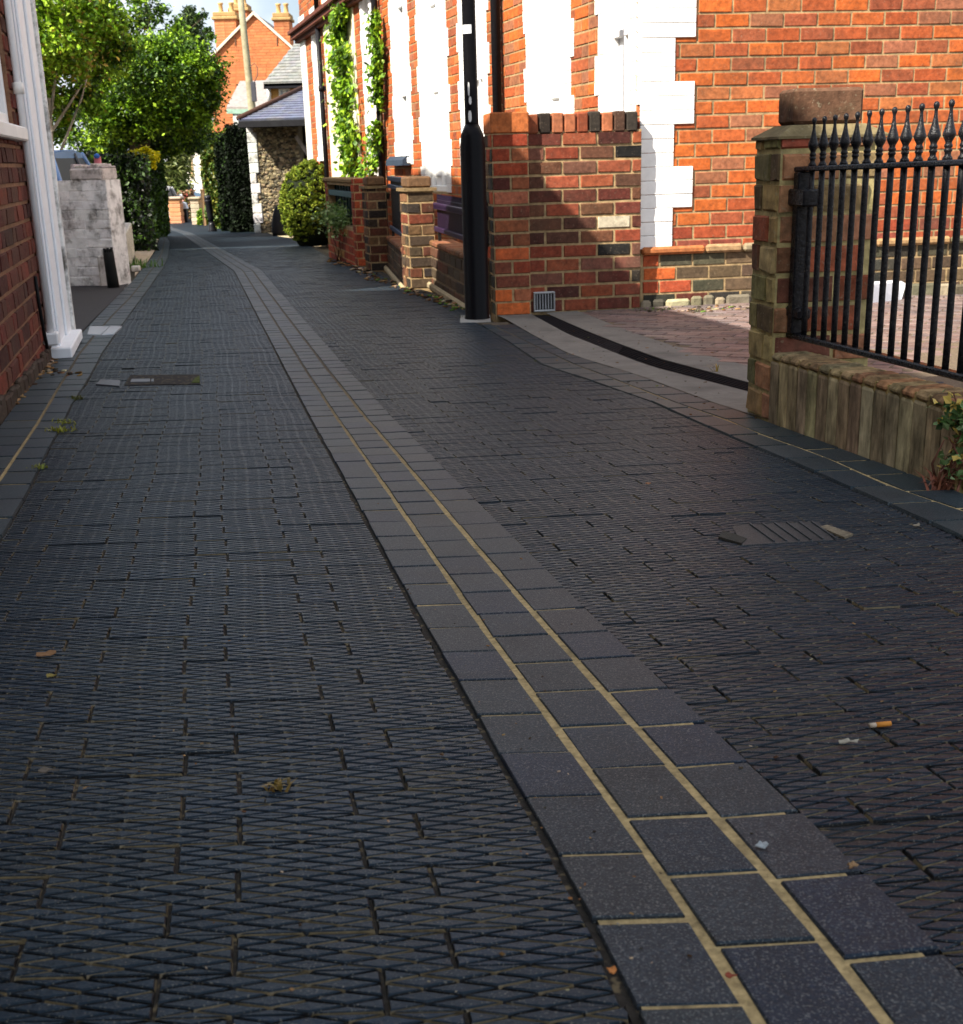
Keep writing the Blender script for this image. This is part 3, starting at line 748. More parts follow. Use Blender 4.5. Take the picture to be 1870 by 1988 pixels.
mb.tube([top,top+Vector((-.15,0,.1)),top+Vector((-.45,-.02,.14))],[.02,.018,.016],10,(.01,.01,.01)); mb.obox(top+Vector((-.75,-.08,.1)),(.36,0,0),(0,.16,0),(0,0,.07),(.02,.02,.02),.02)
part(mb,'lantern',M['black'],lp)
mb=MB(); zl0,zl1=zat(LP.x,LP.y,66),zat(LP.x,LP.y,49)
vs=[];n=7
for k in range(n+1):
    a=math.radians(-150+k*(78/n)); 
    for z_ in (zl0,zl1): vs.append(Vector((LP.x+math.cos(a)*(r1*1.02),LP.y+math.sin(a)*(r1*1.02),z_)))
mb.add(vs,[(2*k,2*k+2,2*k+3,2*k+1) for k in range(n)],(.75,.76,.78)); part(mb,'number_plate',M['white'],lp)
mb=MB(); mb.obox(LP+Vector((-.085,-.13,-.03)),(.15,0.01,0),(0,.26,0),(0,0,.036),(.3,.29,.26),.004); part(mb,'footing',M['conc'],lp)
# ------------------------------------------------------------------ low front walls and panels between lamp post and round bush
def pier(name,label,pxl,pxr,pyb,pyt,pal,cap=True,side=.2,group=None):
    K=G(pxl+ (pxr-pxl)*.2,pyb); k0=Vector((K.x,K.y,0)); z0=K.z
    # width of the front so that the right edge reaches pxr
    lo,hi=.02,1.
    for _ in range(30):
        m=(lo+hi)/2
        if proj(k0+gU*m+Z3*z0)[0]<pxr: lo=m
        else: hi=m
    wdt=lo; z1=zat(K.x,K.y,pyt)
    t=thing(name,label,'brick pier',K,group)
    mb=MB(); body=z1-(.09 if cap else 0)
    mb.obox(k0+Z3*(z0-.1),gU*wdt,fU*side,Z3*(body-z0+.1),MORT)
    bricks(mb,k0,gU,gN,0,wdt,z0,body,pal,bl=max(.1,wdt),course=.0675,mort=.011,proud=.005,rough=.003)
    bricks(mb,k0,fU,fN,0,side,z0,body,pal,bl=.1,course=.0675,mort=.011,proud=.005,rough=.003)
    part(mb,'shaft',M['brick'],t)
    if cap:
        mb=MB(); mb.prism([k0-gU*.02-fU*.02+Z3*body,k0+gU*(wdt+.02)-fU*.02+Z3*body,k0+gU*(wdt+.02)+fU*(side+.02)+Z3*body,k0-gU*.02+fU*(side+.02)+Z3*body],Z3*.02,jit(srgb(120,100,70)))
        mb.obox(k0+gU*.005+fU*.01+Z3*(body+.02),gU*(wdt-.01),fU*(side-.02),Z3*.07,jit(srgb(95,72,50)),.012); part(mb,'cap',M['brick'],t)
    return K,k0,wdt,z1
PP=[srgb(98,74,50),srgb(84,48,34),srgb(60,48,38),srgb(108,78,54),srgb(104,52,36),srgb(72,58,44),srgb(42,36,32)]
PR=[srgb(150,62,40),srgb(130,55,38),srgb(160,75,45),srgb(112,50,36)]
p3=pier('brick_pier','mottled brick pier with stepped cap between the black and the purple panel',786,848,561,343,PP,group='piers of the low front walls')
p2=pier('brick_pier','yellowish brick pier left of the black panel',712,757,527,343,PP,group='piers of the low front walls')
p1=pier('brick_pier','slim orange brick pier beside the dark gate post of the planter wall',690,717,517,347,PR,cap=False,side=.12,group='piers of the low front walls')
def run(A,B): d=(B-A); d.z=0; L_=d.length; return d.normalized(),L_
def plinth(label,A,B,h,pal,th=.14):
    U,L_=run(A,B); Nn=Vector((U.y,-U.x,0)); 
    if Nn.dot(Vector((-1,-.3,0)))<0: Nn=-Nn
    t=thing('low_wall',label,'low wall',A,'low front walls')
    zA,zB=A.z,B.z; a0=Vector((A.x,A.y,0)); zt_=max(zA,zB)+h
    zlo=min(zA,zB)
    mb=MB(); mb.obox(a0+Z3*(zlo-.1)-Nn*th,U*L_,Nn*th,Z3*(zt_-zlo+.1-.03),(.2,.15,.09))
    bricks(mb,a0,U,Nn,0,L_,zlo,zt_-.03,pal,course=.0675,mort=.011,proud=.006,rough=.004)
    part(mb,'wall_face',M['brick'],t)
    mb=MB();u=0
    while u<L_:
        l_=min(random.uniform(.1,.2),L_-u); mb.obox(a0+U*u+Z3*(zt_-.03)+Nn*.012,U*(l_-.004),-Nn*(th+.012),Z3*(.03+random.uniform(0,.006)),jit(srgb(120,78,52),.25),.008); u+=l_
    part(mb,'coping',M['brick'],t)
    mb=MB(); mb.obox(a0+Z3*(zlo+.0)+Nn*.01,U*L_,Nn*.03,Z3*(.045+zA*0),(.34,.27,.16),.012); part(mb,'mortar_fillet',M['sand'],t)
    return a0,U,Nn,L_,zt_
A_=G(832,568);B_=G(905,600); A_=Vector((p3[1].x,p3[1].y,0))+gU*(p3[2]*.85); A_.z=gz(A_.y); B_=Vector((P0.x-.075,P0.y+.16,0)); B_.z=gz(B_.y)
Wd=[srgb(80,62,46),srgb(60,46,36),srgb(70,58,44),srgb(90,58,42)]
pa=plinth('dark brick low wall under the purple slatted panel, left of lamp post',B_,A_,.27,Wd)
A2=Vector((p2[1].x,p2[1].y,0))+gU*(p2[2]*.95);A2.z=gz(A2.y); B2=Vector((p3[1].x,p3[1].y,0))+fU*.1;B2.z=gz(B2.y)
pb=plinth('short dark brick low wall under the black panel',B2,A2,.24,Wd)
def slat_panel(label,cat,A,B,z0A,z1A,col,mcol,comb=False,n=None):
    U,L_=run(A,B); Nn=Vector((U.y,-U.x,0))
    if Nn.dot(Vector((-1,-.3,0)))<0: Nn=-Nn
    t=thing('slatted_fence',label,cat,Vector((A.x,A.y,z0A)),'metal panels on the low front walls')
    a0=Vector((A.x,A.y,0)); H=z1A-z0A
    for zz,hh,nm in ((z0A,.03,'bottom_rail'),(z1A-.22*H,.03,'middle_rail'),(z1A-.035,.035,'top_rail')):
        mb=MB(); mb.obox(a0+Z3*zz+Nn*.008,U*L_,Nn*.02,Z3*hh,mcol,.004); part(mb,nm,M['plastic'],t)
    mb=MB(); k=0;u=.0;st=.034
    while u<L_-.01:
        mb.obox(a0+U*(u+.002)+Z3*(z0A+.02)-Nn*.006,U*(st-.006),Nn*.012,Z3*(H-.02+(.02 if comb else 0)),jit(col,.1),.003)
        if comb: mb.prism([a0+U*(u+.004)+Z3*z1A-Nn*.004,a0+U*(u+st-.008)+Z3*z1A-Nn*.004,a0+U*(u+st/2)+Z3*(z1A+.05)-Nn*.004],Nn*.008,col)
        u+=st
    part(mb,'slats',M['plastic'],t)
    for u in (.12,L_-.12):
        mb=MB(); mb.obox(a0+U*u+Z3*(z0A-.07),U*.02,Nn*.02,Z3*.08,(.01,.01,.01)); part(mb,'foot',M['iron'],t)
    return t
zpt=zat(*(p3[1]+fU*-.0).xy,371)
a=B_+gU*.02-fU*0; slat_panel('purple slatted panel with pointed tops, between lamp post and mottled pier','fence panel',B_-pa[2]*.05,A_-pa[2]*.05,pa[4]+.06,zpt-.075,srgb(26,15,34),srgb(44,29,54),True)
slat_panel('black slatted panel between the two mottled brick piers','fence panel',B2-pb[2]*.05,A2-pb[2]*.05,pb[4]+.05,zat(B2.x,B2.y,346),(.006,.007,.012),(.03,.045,.09))
# planter wall
A3=G(694,516);B3=G(640,500)
U3,L3=run(A3,B3); N3=Vector((U3.y,-U3.x,0)); N3=N3 if N3.x<0 else -N3
pt=thing('planter_wall','orange brick wall end with dark green mesh opening, next to the round bush','garden wall',A3)
a0=Vector((A3.x,A3.y,0)); zt3=zat(A3.x,A3.y,349); z3=min(A3.z,B3.z); zo0=zat(B3.x,B3.y,428); zo1=zat(B3.x,B3.y,357)
mb=MB(); hl=[(.1,L3-.15,zo0,zo1)]
wall_core(mb,a0,U3,N3,0,L3,z3-.1,zt3-.03,.14,hl,MORT); bricks(mb,a0,U3,N3,0,L3,z3,zt3-.03,PR+[srgb(150,110,62)],holes=hl,mort=.01,proud=.005)
bricks(mb,a0,gU,gN,0,.14,z3,zt3-.03,PR,bl=.1); part(mb,'wall_face',M['brick'],pt)
mb=MB(); mb.obox(a0-U3*.02+Z3*(zt3-.03)+N3*.02,U3*(L3+.04),-N3*.2,Z3*.04,srgb(125,100,62),.01); part(mb,'coping',M['brick'],pt)
mb=MB(); mb.obox(a0+U3*.1+Z3*zo0-N3*.1,U3*(L3-.25),N3*.02,Z3*(zo1-zo0),(.012,.03,.028)); 
for k in range(9): mb.obox(a0+U3*(.1+k*(L3-.25)/8.5)+Z3*zo0-N3*.075,U3*.012,N3*.012,Z3*(zo1-zo0),(.02,.05,.045))
mb.obox(a0+U3*.1+Z3*(zo1-.1)-N3*.06,U3*(L3-.25),N3*.05,Z3*.05,(.05,.11,.12),.004); part(mb,'mesh_screen',M['plastic'],pt)
mb=MB(); Q=A3+gU*.0-fU*.05; mb.obox(Vector((Q.x,Q.y,Q.z-.02)),gU*.035,fU*.04,Z3*(zt3-Q.z-.0),(.008,.014,.02),.004)
tag(mb.build('gate_post',M['iron']),'thin dark square gate post between planter wall and slim orange pier','post')
# ------------------------------------------------------------------ driveway
def band(name,A,B,dz,col,material,kind='structure',ext=2.5,jn=None):
    pa=gl(A);pb=gl(B); n=min(len(pa),len(pb))
    def resample(p,k=40):
        p=[Vector((q.x,q.y,0)) for q in p]; d=p[-1]-p[-2]; p=p+[p[-1]+d.normalized()*ext]
        L_=[0]
        for i in range(1,len(p)): L_.append(L_[-1]+(p[i]-p[i-1]).length)
        xs_=np.interp(np.linspace(0,L_[-1],k),L_,[q.x for q in p]); ys_=np.interp(np.linspace(0,L_[-1],k),L_,[q.y for q in p])
        return list(zip(xs_,ys_))
    a=resample(pa);b=resample(pb)
    co=[(x,y,gz(y)+dz) for x,y in a]+[(x,y,gz(y)+dz) for x,y in b]; k=len(a)
    fs=np.array([(i,i+1,k+i+1,k+i) for i in range(k-1)])
    return npmesh(name,np.array(co),[fs],[np.tile(np.array(col,float),(len(fs),1))],material,kind)
D0=[(960,612),(978,618.5),(1034,651),(1102,687),(1239,730),(1341,767.5),(1441,801.6)]
D1=[(1030,609),(1037,614),(1102,649.6),(1195.5,687),(1270,715),(1447,761)]
D2=[(1060,609),(1071,614),(1146,646.5),(1208,671),(1285.5,699),(1447,742.7)]
D3=[(1115,603),(1133,609),(1217,643),(1301,671),(1450,711.6)]
cgrey=(.16,.15,.13)
band('driveway_edging',D0,D1,.004,cgrey,M['conc'],ext=1.2)
band('driveway_strip',D2,D3,.004,cgrey,M['conc'],ext=3)
band('drain_channel_bed',D1,D2,-.006,(.004,.004,.005),M['dark'],ext=1.4)
# ribs of the channel as long thin bars
def lerp(P,Q,t): return P+(Q-P)*t
p1_=[G(*p) for p in [(1037,614),(1102,649.6),(1195.5,687),(1270,715),(1447,761)]]; p2_=[G(*p) for p in [(1071,614),(1146,646.5),(1208,671),(1285.5,699),(1447,742.7)]]
e1=p1_[-1]+(p1_[-1]-p1_[-2]).normalized()*1.2;e2=p2_[-1]+(p2_[-1]-p2_[-2]).normalized()*1.2;p1_.append(e1);p2_.append(e2)
mb=MB()
for k in range(6):
    t=(k+.5)/6
    for i in range(len(p1_)-1):
        a=lerp(p1_[i],p2_[i],t);b=lerp(p1_[i+1],p2_[i+1],t); d=(p2_[i]-p1_[i]).normalized()*.012
        a=Vector((a.x,a.y,gz(a.y)-.003));b=Vector((b.x,b.y,gz(b.y)-.003))
        mb.obox(a,b-a,d,Z3*.005,(.008,.008,.01))
o=mb.build('drain_channel_ribs',M['dark']); o['kind']='structure'
# pink block paving
DP=gl([(1115,603),(1133,609),(1217,643),(1301,671),(1450,711.6)]); dd=(DP[-1]-DP[-2]).normalized()
poly=[(p.x,p.y) for p in DP]+[(DP[-1].x+dd.x*3,DP[-1].y+dd.y*3)]
e=C+gU*5.4-gN*0; poly+=[(6.2,(DP[-1].y+dd.y*3)),(e.x,e.y),(C.x,C.y)]
ang=math.radians(-28); cu,su=math.cos(ang),math.sin(ang)
mb=MB(); PINK=[srgb(120,102,96),srgb(108,94,90),srgb(128,108,100),srgb(112,92,86)]
base=[]
for i in range(-60,90):
    for j in range(-130,140):
        u=i*.148+(j%2)*.074; v=j*.072
        x=2+u*cu-v*su; y=3.5+u*su+v*cu
        if not in_poly(x,y,poly): continue
        g=.0022
        q=[(u-.074+g,v-.036+g),(u+.074-g,v-.036+g),(u+.074-g,v+.036-g),(u-.074+g,v+.036-g)]
        zz=random.uniform(-.0015,.0015)
        W_=lambda a,b,z:(2+a*cu-b*su,3.5+a*su+b*cu,gz(3.5+a*su+b*cu)+z)
        c=jit(pick(PINK),.12)
        mb.add([W_(u+(a-u)*.95,v+(b-v)*.93,.004+zz) for a,b in q]+[W_(a,b,-.003) for a,b in q],[(0,1,2,3)]+[(4+m_,4+(m_+1)%4,(m_+1)%4,m_) for m_ in range(4)],c)
o=mb.build('driveway_paving',M['slab']); o['kind']='structure'
co=[(x,y,gz(y)-.0005) for x,y in poly]; o=MB(); o.add(co,[tuple(range(len(co)))],(.12,.09,.06)); o=o.build('driveway_joint_sand',M['bed']); o['kind']='structure'
# ------------------------------------------------------------------ gate pillar (near)
K=G(1494,819); k0=Vector((K.x,K.y,0)); z0=K.z
gd=vn([-.02,.14]); rU=Vector((gd[0],gd[1],0)); rN=Vector((-rU.y,rU.x,0))
PT=lambda P,py: zat(P.x,P.y,py)
Krt=None
lo,hi=.05,.8
for _ in range(30):
    m=(lo+hi)/2
    if proj(k0+gU*m+Z3*(z0+.55))[0]<1706: lo=m
    else: hi=m
gw_=lo
lo,hi=.03,.6
for _ in range(30):
    m=(lo+hi)/2
    if proj(k0+rU*m+Z3*(z0+.02))[0]>1452: lo=m
    else: hi=m
gs=lo
gp=thing('gate_pillar','weathered brick gate pillar with stepped top, green with algae, holding the railings','gate pillar',K)
zc0=PT(k0,270); zc1=PT(k0,236); zc2=PT(k0+gU*gw_*.5+rU*gs*.5,172)
PGr=[srgb(140,130,82),srgb(118,112,76),srgb(158,140,92),srgb(100,84,60),srgb(146,122,80)]
PRd=[srgb(138,74,54),srgb(156,84,58),srgb(116,80,58),srgb(100,64,50),srgb(160,114,84),srgb(134,112,78)]
mb=MB()
mb.prism([k0+Z3*(z0-.15),k0+gU*gw_+Z3*(z0-.15),k0+gU*gw_+rU*gs+Z3*(z0-.15),k0+rU*gs+Z3*(z0-.15)],Z3*(zc0-z0+.15),srgb(170,156,108))
def palG(u,z):
    h_=(z-z0)/(zc0-z0)
    return jit(pick(PGr if random.random()<.35+.6*h_ else PRd),.18)
bricks(mb,k0,gU,gN,0,gw_,z0,zc0,PRd,course=.0735,bl=.155,mort=.011,proud=.006,rough=.004,palf=lambda u,z:jit(pick(PRd if random.random()<.8 else PGr),.2))
bricks(mb,k0,rU,rN,0,gs,z0,zc0,PGr,course=.0735,bl=gs*.66,mort=.010,proud=.006,rough=.004,palf=palG,ph=1)
part(mb,'shaft',M['algae'],gp)
mb=MB(); e=.012
b4=[k0-gU*e-rU*e,k0+gU*(gw_+e)-rU*e,k0+gU*(gw_+e)+rU*(gs+e),k0-gU*e+rU*(gs+e)]
ins=.035
zcm=zc0+.006
t4=[k0+gU*ins+rU*ins*.6,k0+gU*(gw_-ins)+rU*ins*.6,k0+gU*(gw_-ins)+rU*(gs-ins*.6),k0+gU*ins+rU*(gs-ins*.6)]
vs=[p+Z3*(zc0) for p in b4]+[p+Z3*zcm for p in b4]+[p+Z3*(zcm+.026) for p in t4]
mb.add(vs,[(i,(i+1)%4,(i+1)%4+4,i+4) for i in range(4)]+[(i+4,(i+1)%4+4,(i+1)%4+8,i+8) for i in range(4)]+[(8,9,10,11),(3,2,1,0)],srgb(112,100,72))
part(mb,'weathering',M['algae'],gp)
mb=MB(); mb.obox(t4[0]+Z3*(zcm+.027)+gU*.005+rU*.003,(t4[1]-t4[0])-gU*.01,(t4[3]-t4[0])-rU*.006,Z3*(zc2-zcm-.027),srgb(92,66,50),.008); part(mb,'top_brick',M['algae'],gp)
# ------------------------------------------------------------------ low wall of bricks on end, under the railings
E1=G(1812,934); E0=K.copy(); wd=(E1-E0); wd.z=0; wU=wd.normalized(); wN=Vector((wU.y,-wU.x,0)); wN=wN if wN.x<0 else -wN
wL=wd.length+.0
wt0=PT(k0,683); wt1=zat(E1.x,E1.y,768)
lw=thing('low_wall','low wall of upright bricks streaked with green algae, carrying the black railings','low wall',K)
mb=MB(); u=.0
while u<wL+.02:
    wv=.052; P=k0+wU*u; zb_=gz(P.y); zt_=wt0+(wt1-wt0)*u/wL
    mb.obox(P+Z3*(zb_-.05)-wN*.1,wU*(wv+.004),wN*(.1),Z3*(zt_-zb_+.045),srgb(165,146,95))
    c=jit(pick([srgb(158,144,110),srgb(164,148,116),srgb(152,138,108),srgb(158,138,110),srgb(148,136,106)]),.2)
    mb.obox(P+wU*.0015+Z3*(zb_-.02+random.uniform(0,.004))+wN*.0005,wU*(wv-.003),wN*(.005+random.uniform(-.0012,.0012)),Z3*(zt_-zb_-.003),c,.006)
    # rounded header on top
    c2=jit(pick([srgb(150,122,88),srgb(146,124,90),srgb(140,128,94),srgb(154,112,82)]),.15)
    mb.obox(P+wU*.0015+Z3*(zt_-.022)+wN*.0055,wU*(wv-.001),-wN*.1,Z3*(.022+random.uniform(-.0015,.002)),c2,.009)
    u+=wv
part(mb,'brick_face',M['streak'],lw)
# inner ledge behind
mb=MB(); ib=k0+wU*.02-wN*.1; 
for k in range(max(1,int(wL/.09))):
    P=k0+wU*(.0+k*.09)-wN*.1; mb.obox(P+Z3*(gz(P.y)-.05),wU*.086,-wN*.13,Z3*((wt0+(wt1-wt0)*k*.09/wL)-gz(P.y)+.05-.045+random.uniform(-.006,.006)),jit(pick([srgb(70,55,38),srgb(90,66,46),srgb(60,50,36)]),.2),.01)
part(mb,'inner_ledge',M['algae'],lw)
mb=MB()
for k in range(34):
    u=random.uniform(.1,wL*.95); P=k0+wU*u-wN*random.uniform(.1,.2); r=random.uniform(.008,.02); zt_=wt0+(wt1-wt0)*u/wL-.04
    mb.obox(P+Z3*zt_,Vector((r,random.uniform(-.01,.01),random.uniform(-.002,.006))),Vector((random.uniform(-.01,.01),r,0)),Z3*.006,jit(srgb(62,66,68),.3),.003)
tag(part(mb,'slate_chips',M['flint'],lw))
# ------------------------------------------------------------------ railings
RO=k0-wN*.045+wU*(-.0)
def on_rail(px,py,):
    return onpl(px,py,RO,wN)
r0p=on_rail(1536,655); r1p=on_rail(1866,738); rt0=on_rail(1550,325); rt1=on_rail(1866,311)
rl=thing('railings','black wrought iron railings with pointed ball finials, fixed to the gate pillar','railings',Vector((r0p.x,r0p.y,r0p.z)))
dirb=(r1p-r0p); dirt=(rt1-rt0)
ub=lambda P:(P-RO).dot(wU)
zB=lambda u:r0p.z+(r1p.z-r0p.z)*(u-ub(r0p))/(ub(r1p)-ub(r0p))
zT=lambda u:rt0.z+(rt1.z-rt0.z)*(u-ub(rt0))/(ub(rt1)-ub(rt0))
bars=[1578,1597,1616,1637,1659,1681.5,1705,1729,1754,1780.5,1809,1840,1869]
ubs=[ub(on_rail(x,330)) for x in bars]; stp=np.polyfit(range(13),ubs,1)
us=list(np.polyval(stp,range(13)))+[np.polyval(stp,13),np.polyval(stp,14),np.polyval(stp,15)]
uend=us[-1]+.04; u00=ub(r0p)-.01
P=lambda u,z:RO+wU*u+Z3*z
mb=MB(); mb.obox(P(u00,zB(u00))-wN*.012,P(uend,zB(uend))-P(u00,zB(u00)),wN*.024,Z3*.014,(.01,.01,.012),.003); part(mb,'bottom_rail',M['iron'],rl)
ut0=ub(rt0)-.012
mb=MB(); mb.obox(P(ut0,zT(ut0)-.01)-wN*.013,P(uend,zT(uend))-P(ut0,zT(ut0)),wN*.026,Z3*.012,(.012,.014,.02),.003); part(mb,'top_rail',M['iron'],rl)
mb=MB(); up_=ub(on_rail(1548,480)); q=P(up_,zB(up_)+.014); mb.obox(q-wN*.018+wU*0,wU*.028,wN*.036,Z3*(zT(up_)-zB(up_)-.024),(.008,.008,.01),.003); post=part(mb,'end_post',M['iron'],rl)
mb=MB(); q=P(up_,0)+Z3*(onpl(1540,382,RO,wN).z); mb.obox(q-wU*.026-Z3*.02-wN*.02,wU*.10,wN*.045,Z3*.04,(.01,.01,.012),.004); mb.obox(q-wU*.028-Z3*.007+wN*.005,wU*.004,wN*.014,Z3*.014,(.1,.1,.08)); part(mb,'latch_box',M['iron'],post)
mb=MB(); q=P(up_,0)+Z3*(onpl(1530,602,RO,wN).z); mb.obox(q-wU*.03-Z3*.014-wN*.018,wU*.09,wN*.034,Z3*.028,(.01,.01,.012),.006); mb.tube([q-wU*.026+wN*.018,q-wU*.026+wN*.03],.011,10,(.012,.012,.014)); part(mb,'hinge',M['iron'],post)
fh=onpl(1578,231,RO,wN).z-zT(us[0])
for i,u in enumerate(us):
    rb_=.0072; zb_=zB(u)+.012; zt_=zT(u)
    mb=MB(); n_=6; pts=[P(u,zb_+(zt_-zb_)*k/n_)+wU*random.uniform(-.0006,.0006) for k in range(n_+1)]
    mb.tube(pts,rb_,8,(.012,.012,.014)); bar=part(mb,'bar',M['iron'],rl)
    s=fh/.155
    prof=[(.013,0),(.012,.006),(.008,.012),(.008,.02),(.0105,.023),(.0105,.028),(.008,.031),(.0105,.034),(.0105,.039),(.008,.043),(.0085,.048),(.0135,.058),(.0165,.066),(.0155,.072),(.0115,.086),(.0075,.102),(.005,.118),(.0042,.13),(.0045,.136),(.0066,.141),(.0078,.147),(.0066,.153),(.003,.157)]
    mb=MB(); mb.lathe(P(u,zt_+.002),[(a*s*1.08,b*s) for a,b in prof],14,(.01,.01,.012)); part(mb,'finial',M['iron'],bar)
# white stub post at the frame edge
Q=G(1868,946); mb=MB(); mb.obox(Vector((Q.x,Q.y-.02,Q.z-.02)),(.06,0,0),(0,.06,0),(0,0,.13),(.7,.68,.62),.006)
tag(mb.build('stub_post',M['oldwhite']),'short cream post half hidden by the climbing plant at the low wall end','post')
# white block on the drive
q=G(1690,590); qs=G(1750,583)
mb=MB(); z=q.z; mb.prism([q,qs,qs+Vector((.02,.0,zat(qs.x,qs.y,550)-z)),qs+Vector((-.02,0,zat(qs.x,qs.y,547)-z)),q+Vector((0,0,zat(q.x,q.y,552)-z))],Vector((.02,.12,0)),(.62,.63,.66))
tag(mb.build('plastic_block',M['plastic']),'white plastic block lying on the drive behind the railings','block')
# ------------------------------------------------------------------ left house
A0=G(0,807);B0=G(102,685); lU=(B0-A0);lU.z=0;lU.normalize(); lN=Vector((lU.y,-lU.x,0))
A0=Vector((A0.x,A0.y,0)); lt=lambda px,py:(onpl(px,py,A0,lN)-A0).dot(lU); lz_=lambda px,py:onpl(px,py,A0,lN).z
Lend=lt(100,600)
cE=G(135,661); Lend=(Vector((cE.x,cE.y,0))-A0).dot(lU)-.08
zl=gz(5)
lh=thing('cottage','dark red brick house at the left edge with white corner boards','house',A0+Z3*zl)
wpa,wpb=lt(-400,150),lt(14,150); wz0=lz_(10,243)
holes=[(wpb-1.0,wpb,wz0,wz0+1.3)]

mb=MB(); LE=2.7; LS=-1.6
PLh=[srgb(92,42,34),srgb(78,36,30),srgb(104,48,36),srgb(66,32,28),srgb(86,50,40)]
wall_core(mb,A0,lU,lN,LS,Lend,zl-.3,LE,.22,holes,srgb(132,98,74))
bricks(mb,A0,lU,lN,LS,Lend,zl-.05,LE,PLh,holes=holes,bl=.2,mort=.012,proud=.007,flem=True,rough=.003)
bricks(mb,A0+lU*LS-lN*5.,lN,-lU,0,5.,zl-.05,LE,PLh,bl=.2,mort=.012,proud=.007,flem=True,rough=.003)
mb.obox(A0+lU*(Lend-.22)-lN*5.+Z3*(zl-.3),lU*.22,lN*4.8,Z3*(LE-zl+.3),srgb(110,50,40)); mb.obox(A0+lU*LS-lN*5.+Z3*(zl-.3),lU*.22,lN*4.8,Z3*(LE-zl+.3),srgb(110,50,40))
mb.obox(A0+lU*LS-lN*5.2+Z3*(zl-.3),lU*(Lend-LS),lN*.2,Z3*(LE-zl+.3),srgb(110,50,40))
for uu in (Lend-.22,LS): mb.prism([A0+lU*uu+Z3*LE-lN*.02,A0+lU*uu+Z3*LE-lN*5.18,A0+lU*uu-lN*2.6+Z3*(LE+1.18)],lU*.2,srgb(110,50,40))
part(mb,'wall',M['brick'],lh)
r0_=A0+lU*LS+Z3*LE;r1_=A0+lU*(Lend+.1)+Z3*LE
roof(lh,[[r0_+lN*.12,r1_+lN*.12,r1_-lN*2.6+Z3*1.2,r0_-lN*2.6+Z3*1.2],[r0_-lN*5.3,r1_-lN*5.3,r1_-lN*2.6+Z3*1.2,r0_-lN*2.6+Z3*1.2]])
for (h0,h1,a,b) in holes:
    sash(lh,A0,lU,lN,h0,h1,a,b,bars=1,dep=.05)
# plinth fillet
mb=MB()
for k in range(40):
    u=LS+k*(Lend-LS)/40; P_=A0+lU*u; mb.obox(P_+Z3*(gz(P_.y)-.05),lU*((Lend-LS)/40-.002),lN*(.018+random.uniform(0,.006)),Z3*(.09+random.uniform(0,.02)),jit(srgb(58,46,38),.2),.006)
part(mb,'plinth',M['brick'],lh)
# corner boards
zbb=zat(cE.x,cE.y,640)
mb=MB()
ua=lt(104,560); ubd=Lend+.0
mb.obox(A0+lU*(Lend-.56)+Z3*zbb+lN*.008,lU*.56,lN*.035,Z3*(LE-zbb),(.8,.82,.84),.004)
mb.obox(A0+lU*(Lend-.2)+Z3*(zbb+.002)+lN*.043,lU*.2,lN*.012,Z3*(LE-zbb),(.8,.82,.84),.004); mb.obox(A0+lU*(Lend-.53)+Z3*(zbb+.002)+lN*.043,lU*.06,lN*.01,Z3*(LE-zbb),(.8,.82,.84),.004)
part(mb,'corner_board',M['white'],lh)
mb=MB(); mb.obox(A0+lU*(Lend+.004)+Z3*(zbb-.06)-lN*.25,lU*.05,lN*.32,Z3*(LE-zbb),(.78,.77,.73),.006); part(mb,'end_board',M['oldwhite'],lh)
mb=MB(); mb.obox(A0+lU*(Lend-.6)+Z3*(zbb-.035)+lN*.004,lU*.6,lN*.095,Z3*.045,(.8,.81,.82),.005); part(mb,'board_foot',M['white'],lh)
# thin white downpipe beside the boards with joint
c_=A0+lU*(Lend-.64)+lN*.03
mb=MB(); zj=zat(c_.x,c_.y,310-128); mb.tube([c_+Z3*(zbb+.06),c_+Z3*LE],.013,12,(.8,.8,.79)); mb.tube([c_+Z3*zj,c_+Z3*(zj+.04)],.02,12,(.8,.78,.72)); mb.obox(c_+Z3*(zbb+.03)-lU*.03-lN*.03,lU*.07,lN*.06,Z3*.05,(.75,.75,.74),.006)
part(mb,'downpipe',M['white'],lh)
mb=MB(); pts=[A0+lU*(Lend-.75+.0*k)+lN*(.014)+Z3*z for k,z in enumerate((zl+.35,zl+.25,zl+.12,zl+.02))]; pts[-1]=pts[-1]+lU*.12;pts[-2]=pts[-2]+lU*.05
mb.tube(pts,.007,6,(.01,.01,.01)); part(mb,'cable',M['plastic'],lh)
bh=thing('foreground_shade_house','unseen pale house added behind and left of the viewer to shade the foreground','house',Vector((-4.7,-3,gz(-3))))  # unseen block added to keep the near paving in shade
mb=MB(); mb.box(-7.2,-9,gz(0)-.3,-2.25,1.75,4.3,(.5,.49,.46)); part(mb,'wall',M['brick_far'],bh)
mb=MB(); ce=[Vector((-4.7,-6.5,5.4)),Vector((-4.7,-.8,5.4))]; f4=[Vector(v) for v in ((-7.4,-9.2,4.32),(-2.1,-9.2,4.32),(-2.1,1.9,4.32),(-7.4,1.9,4.32))]
mb.add(f4+ce,[(0,1,4),(1,2,5,4),(2,3,5),(3,0,4,5),(3,2,1,0)],(.1,.1,.11)); part(mb,'roof',M['slate'],bh)
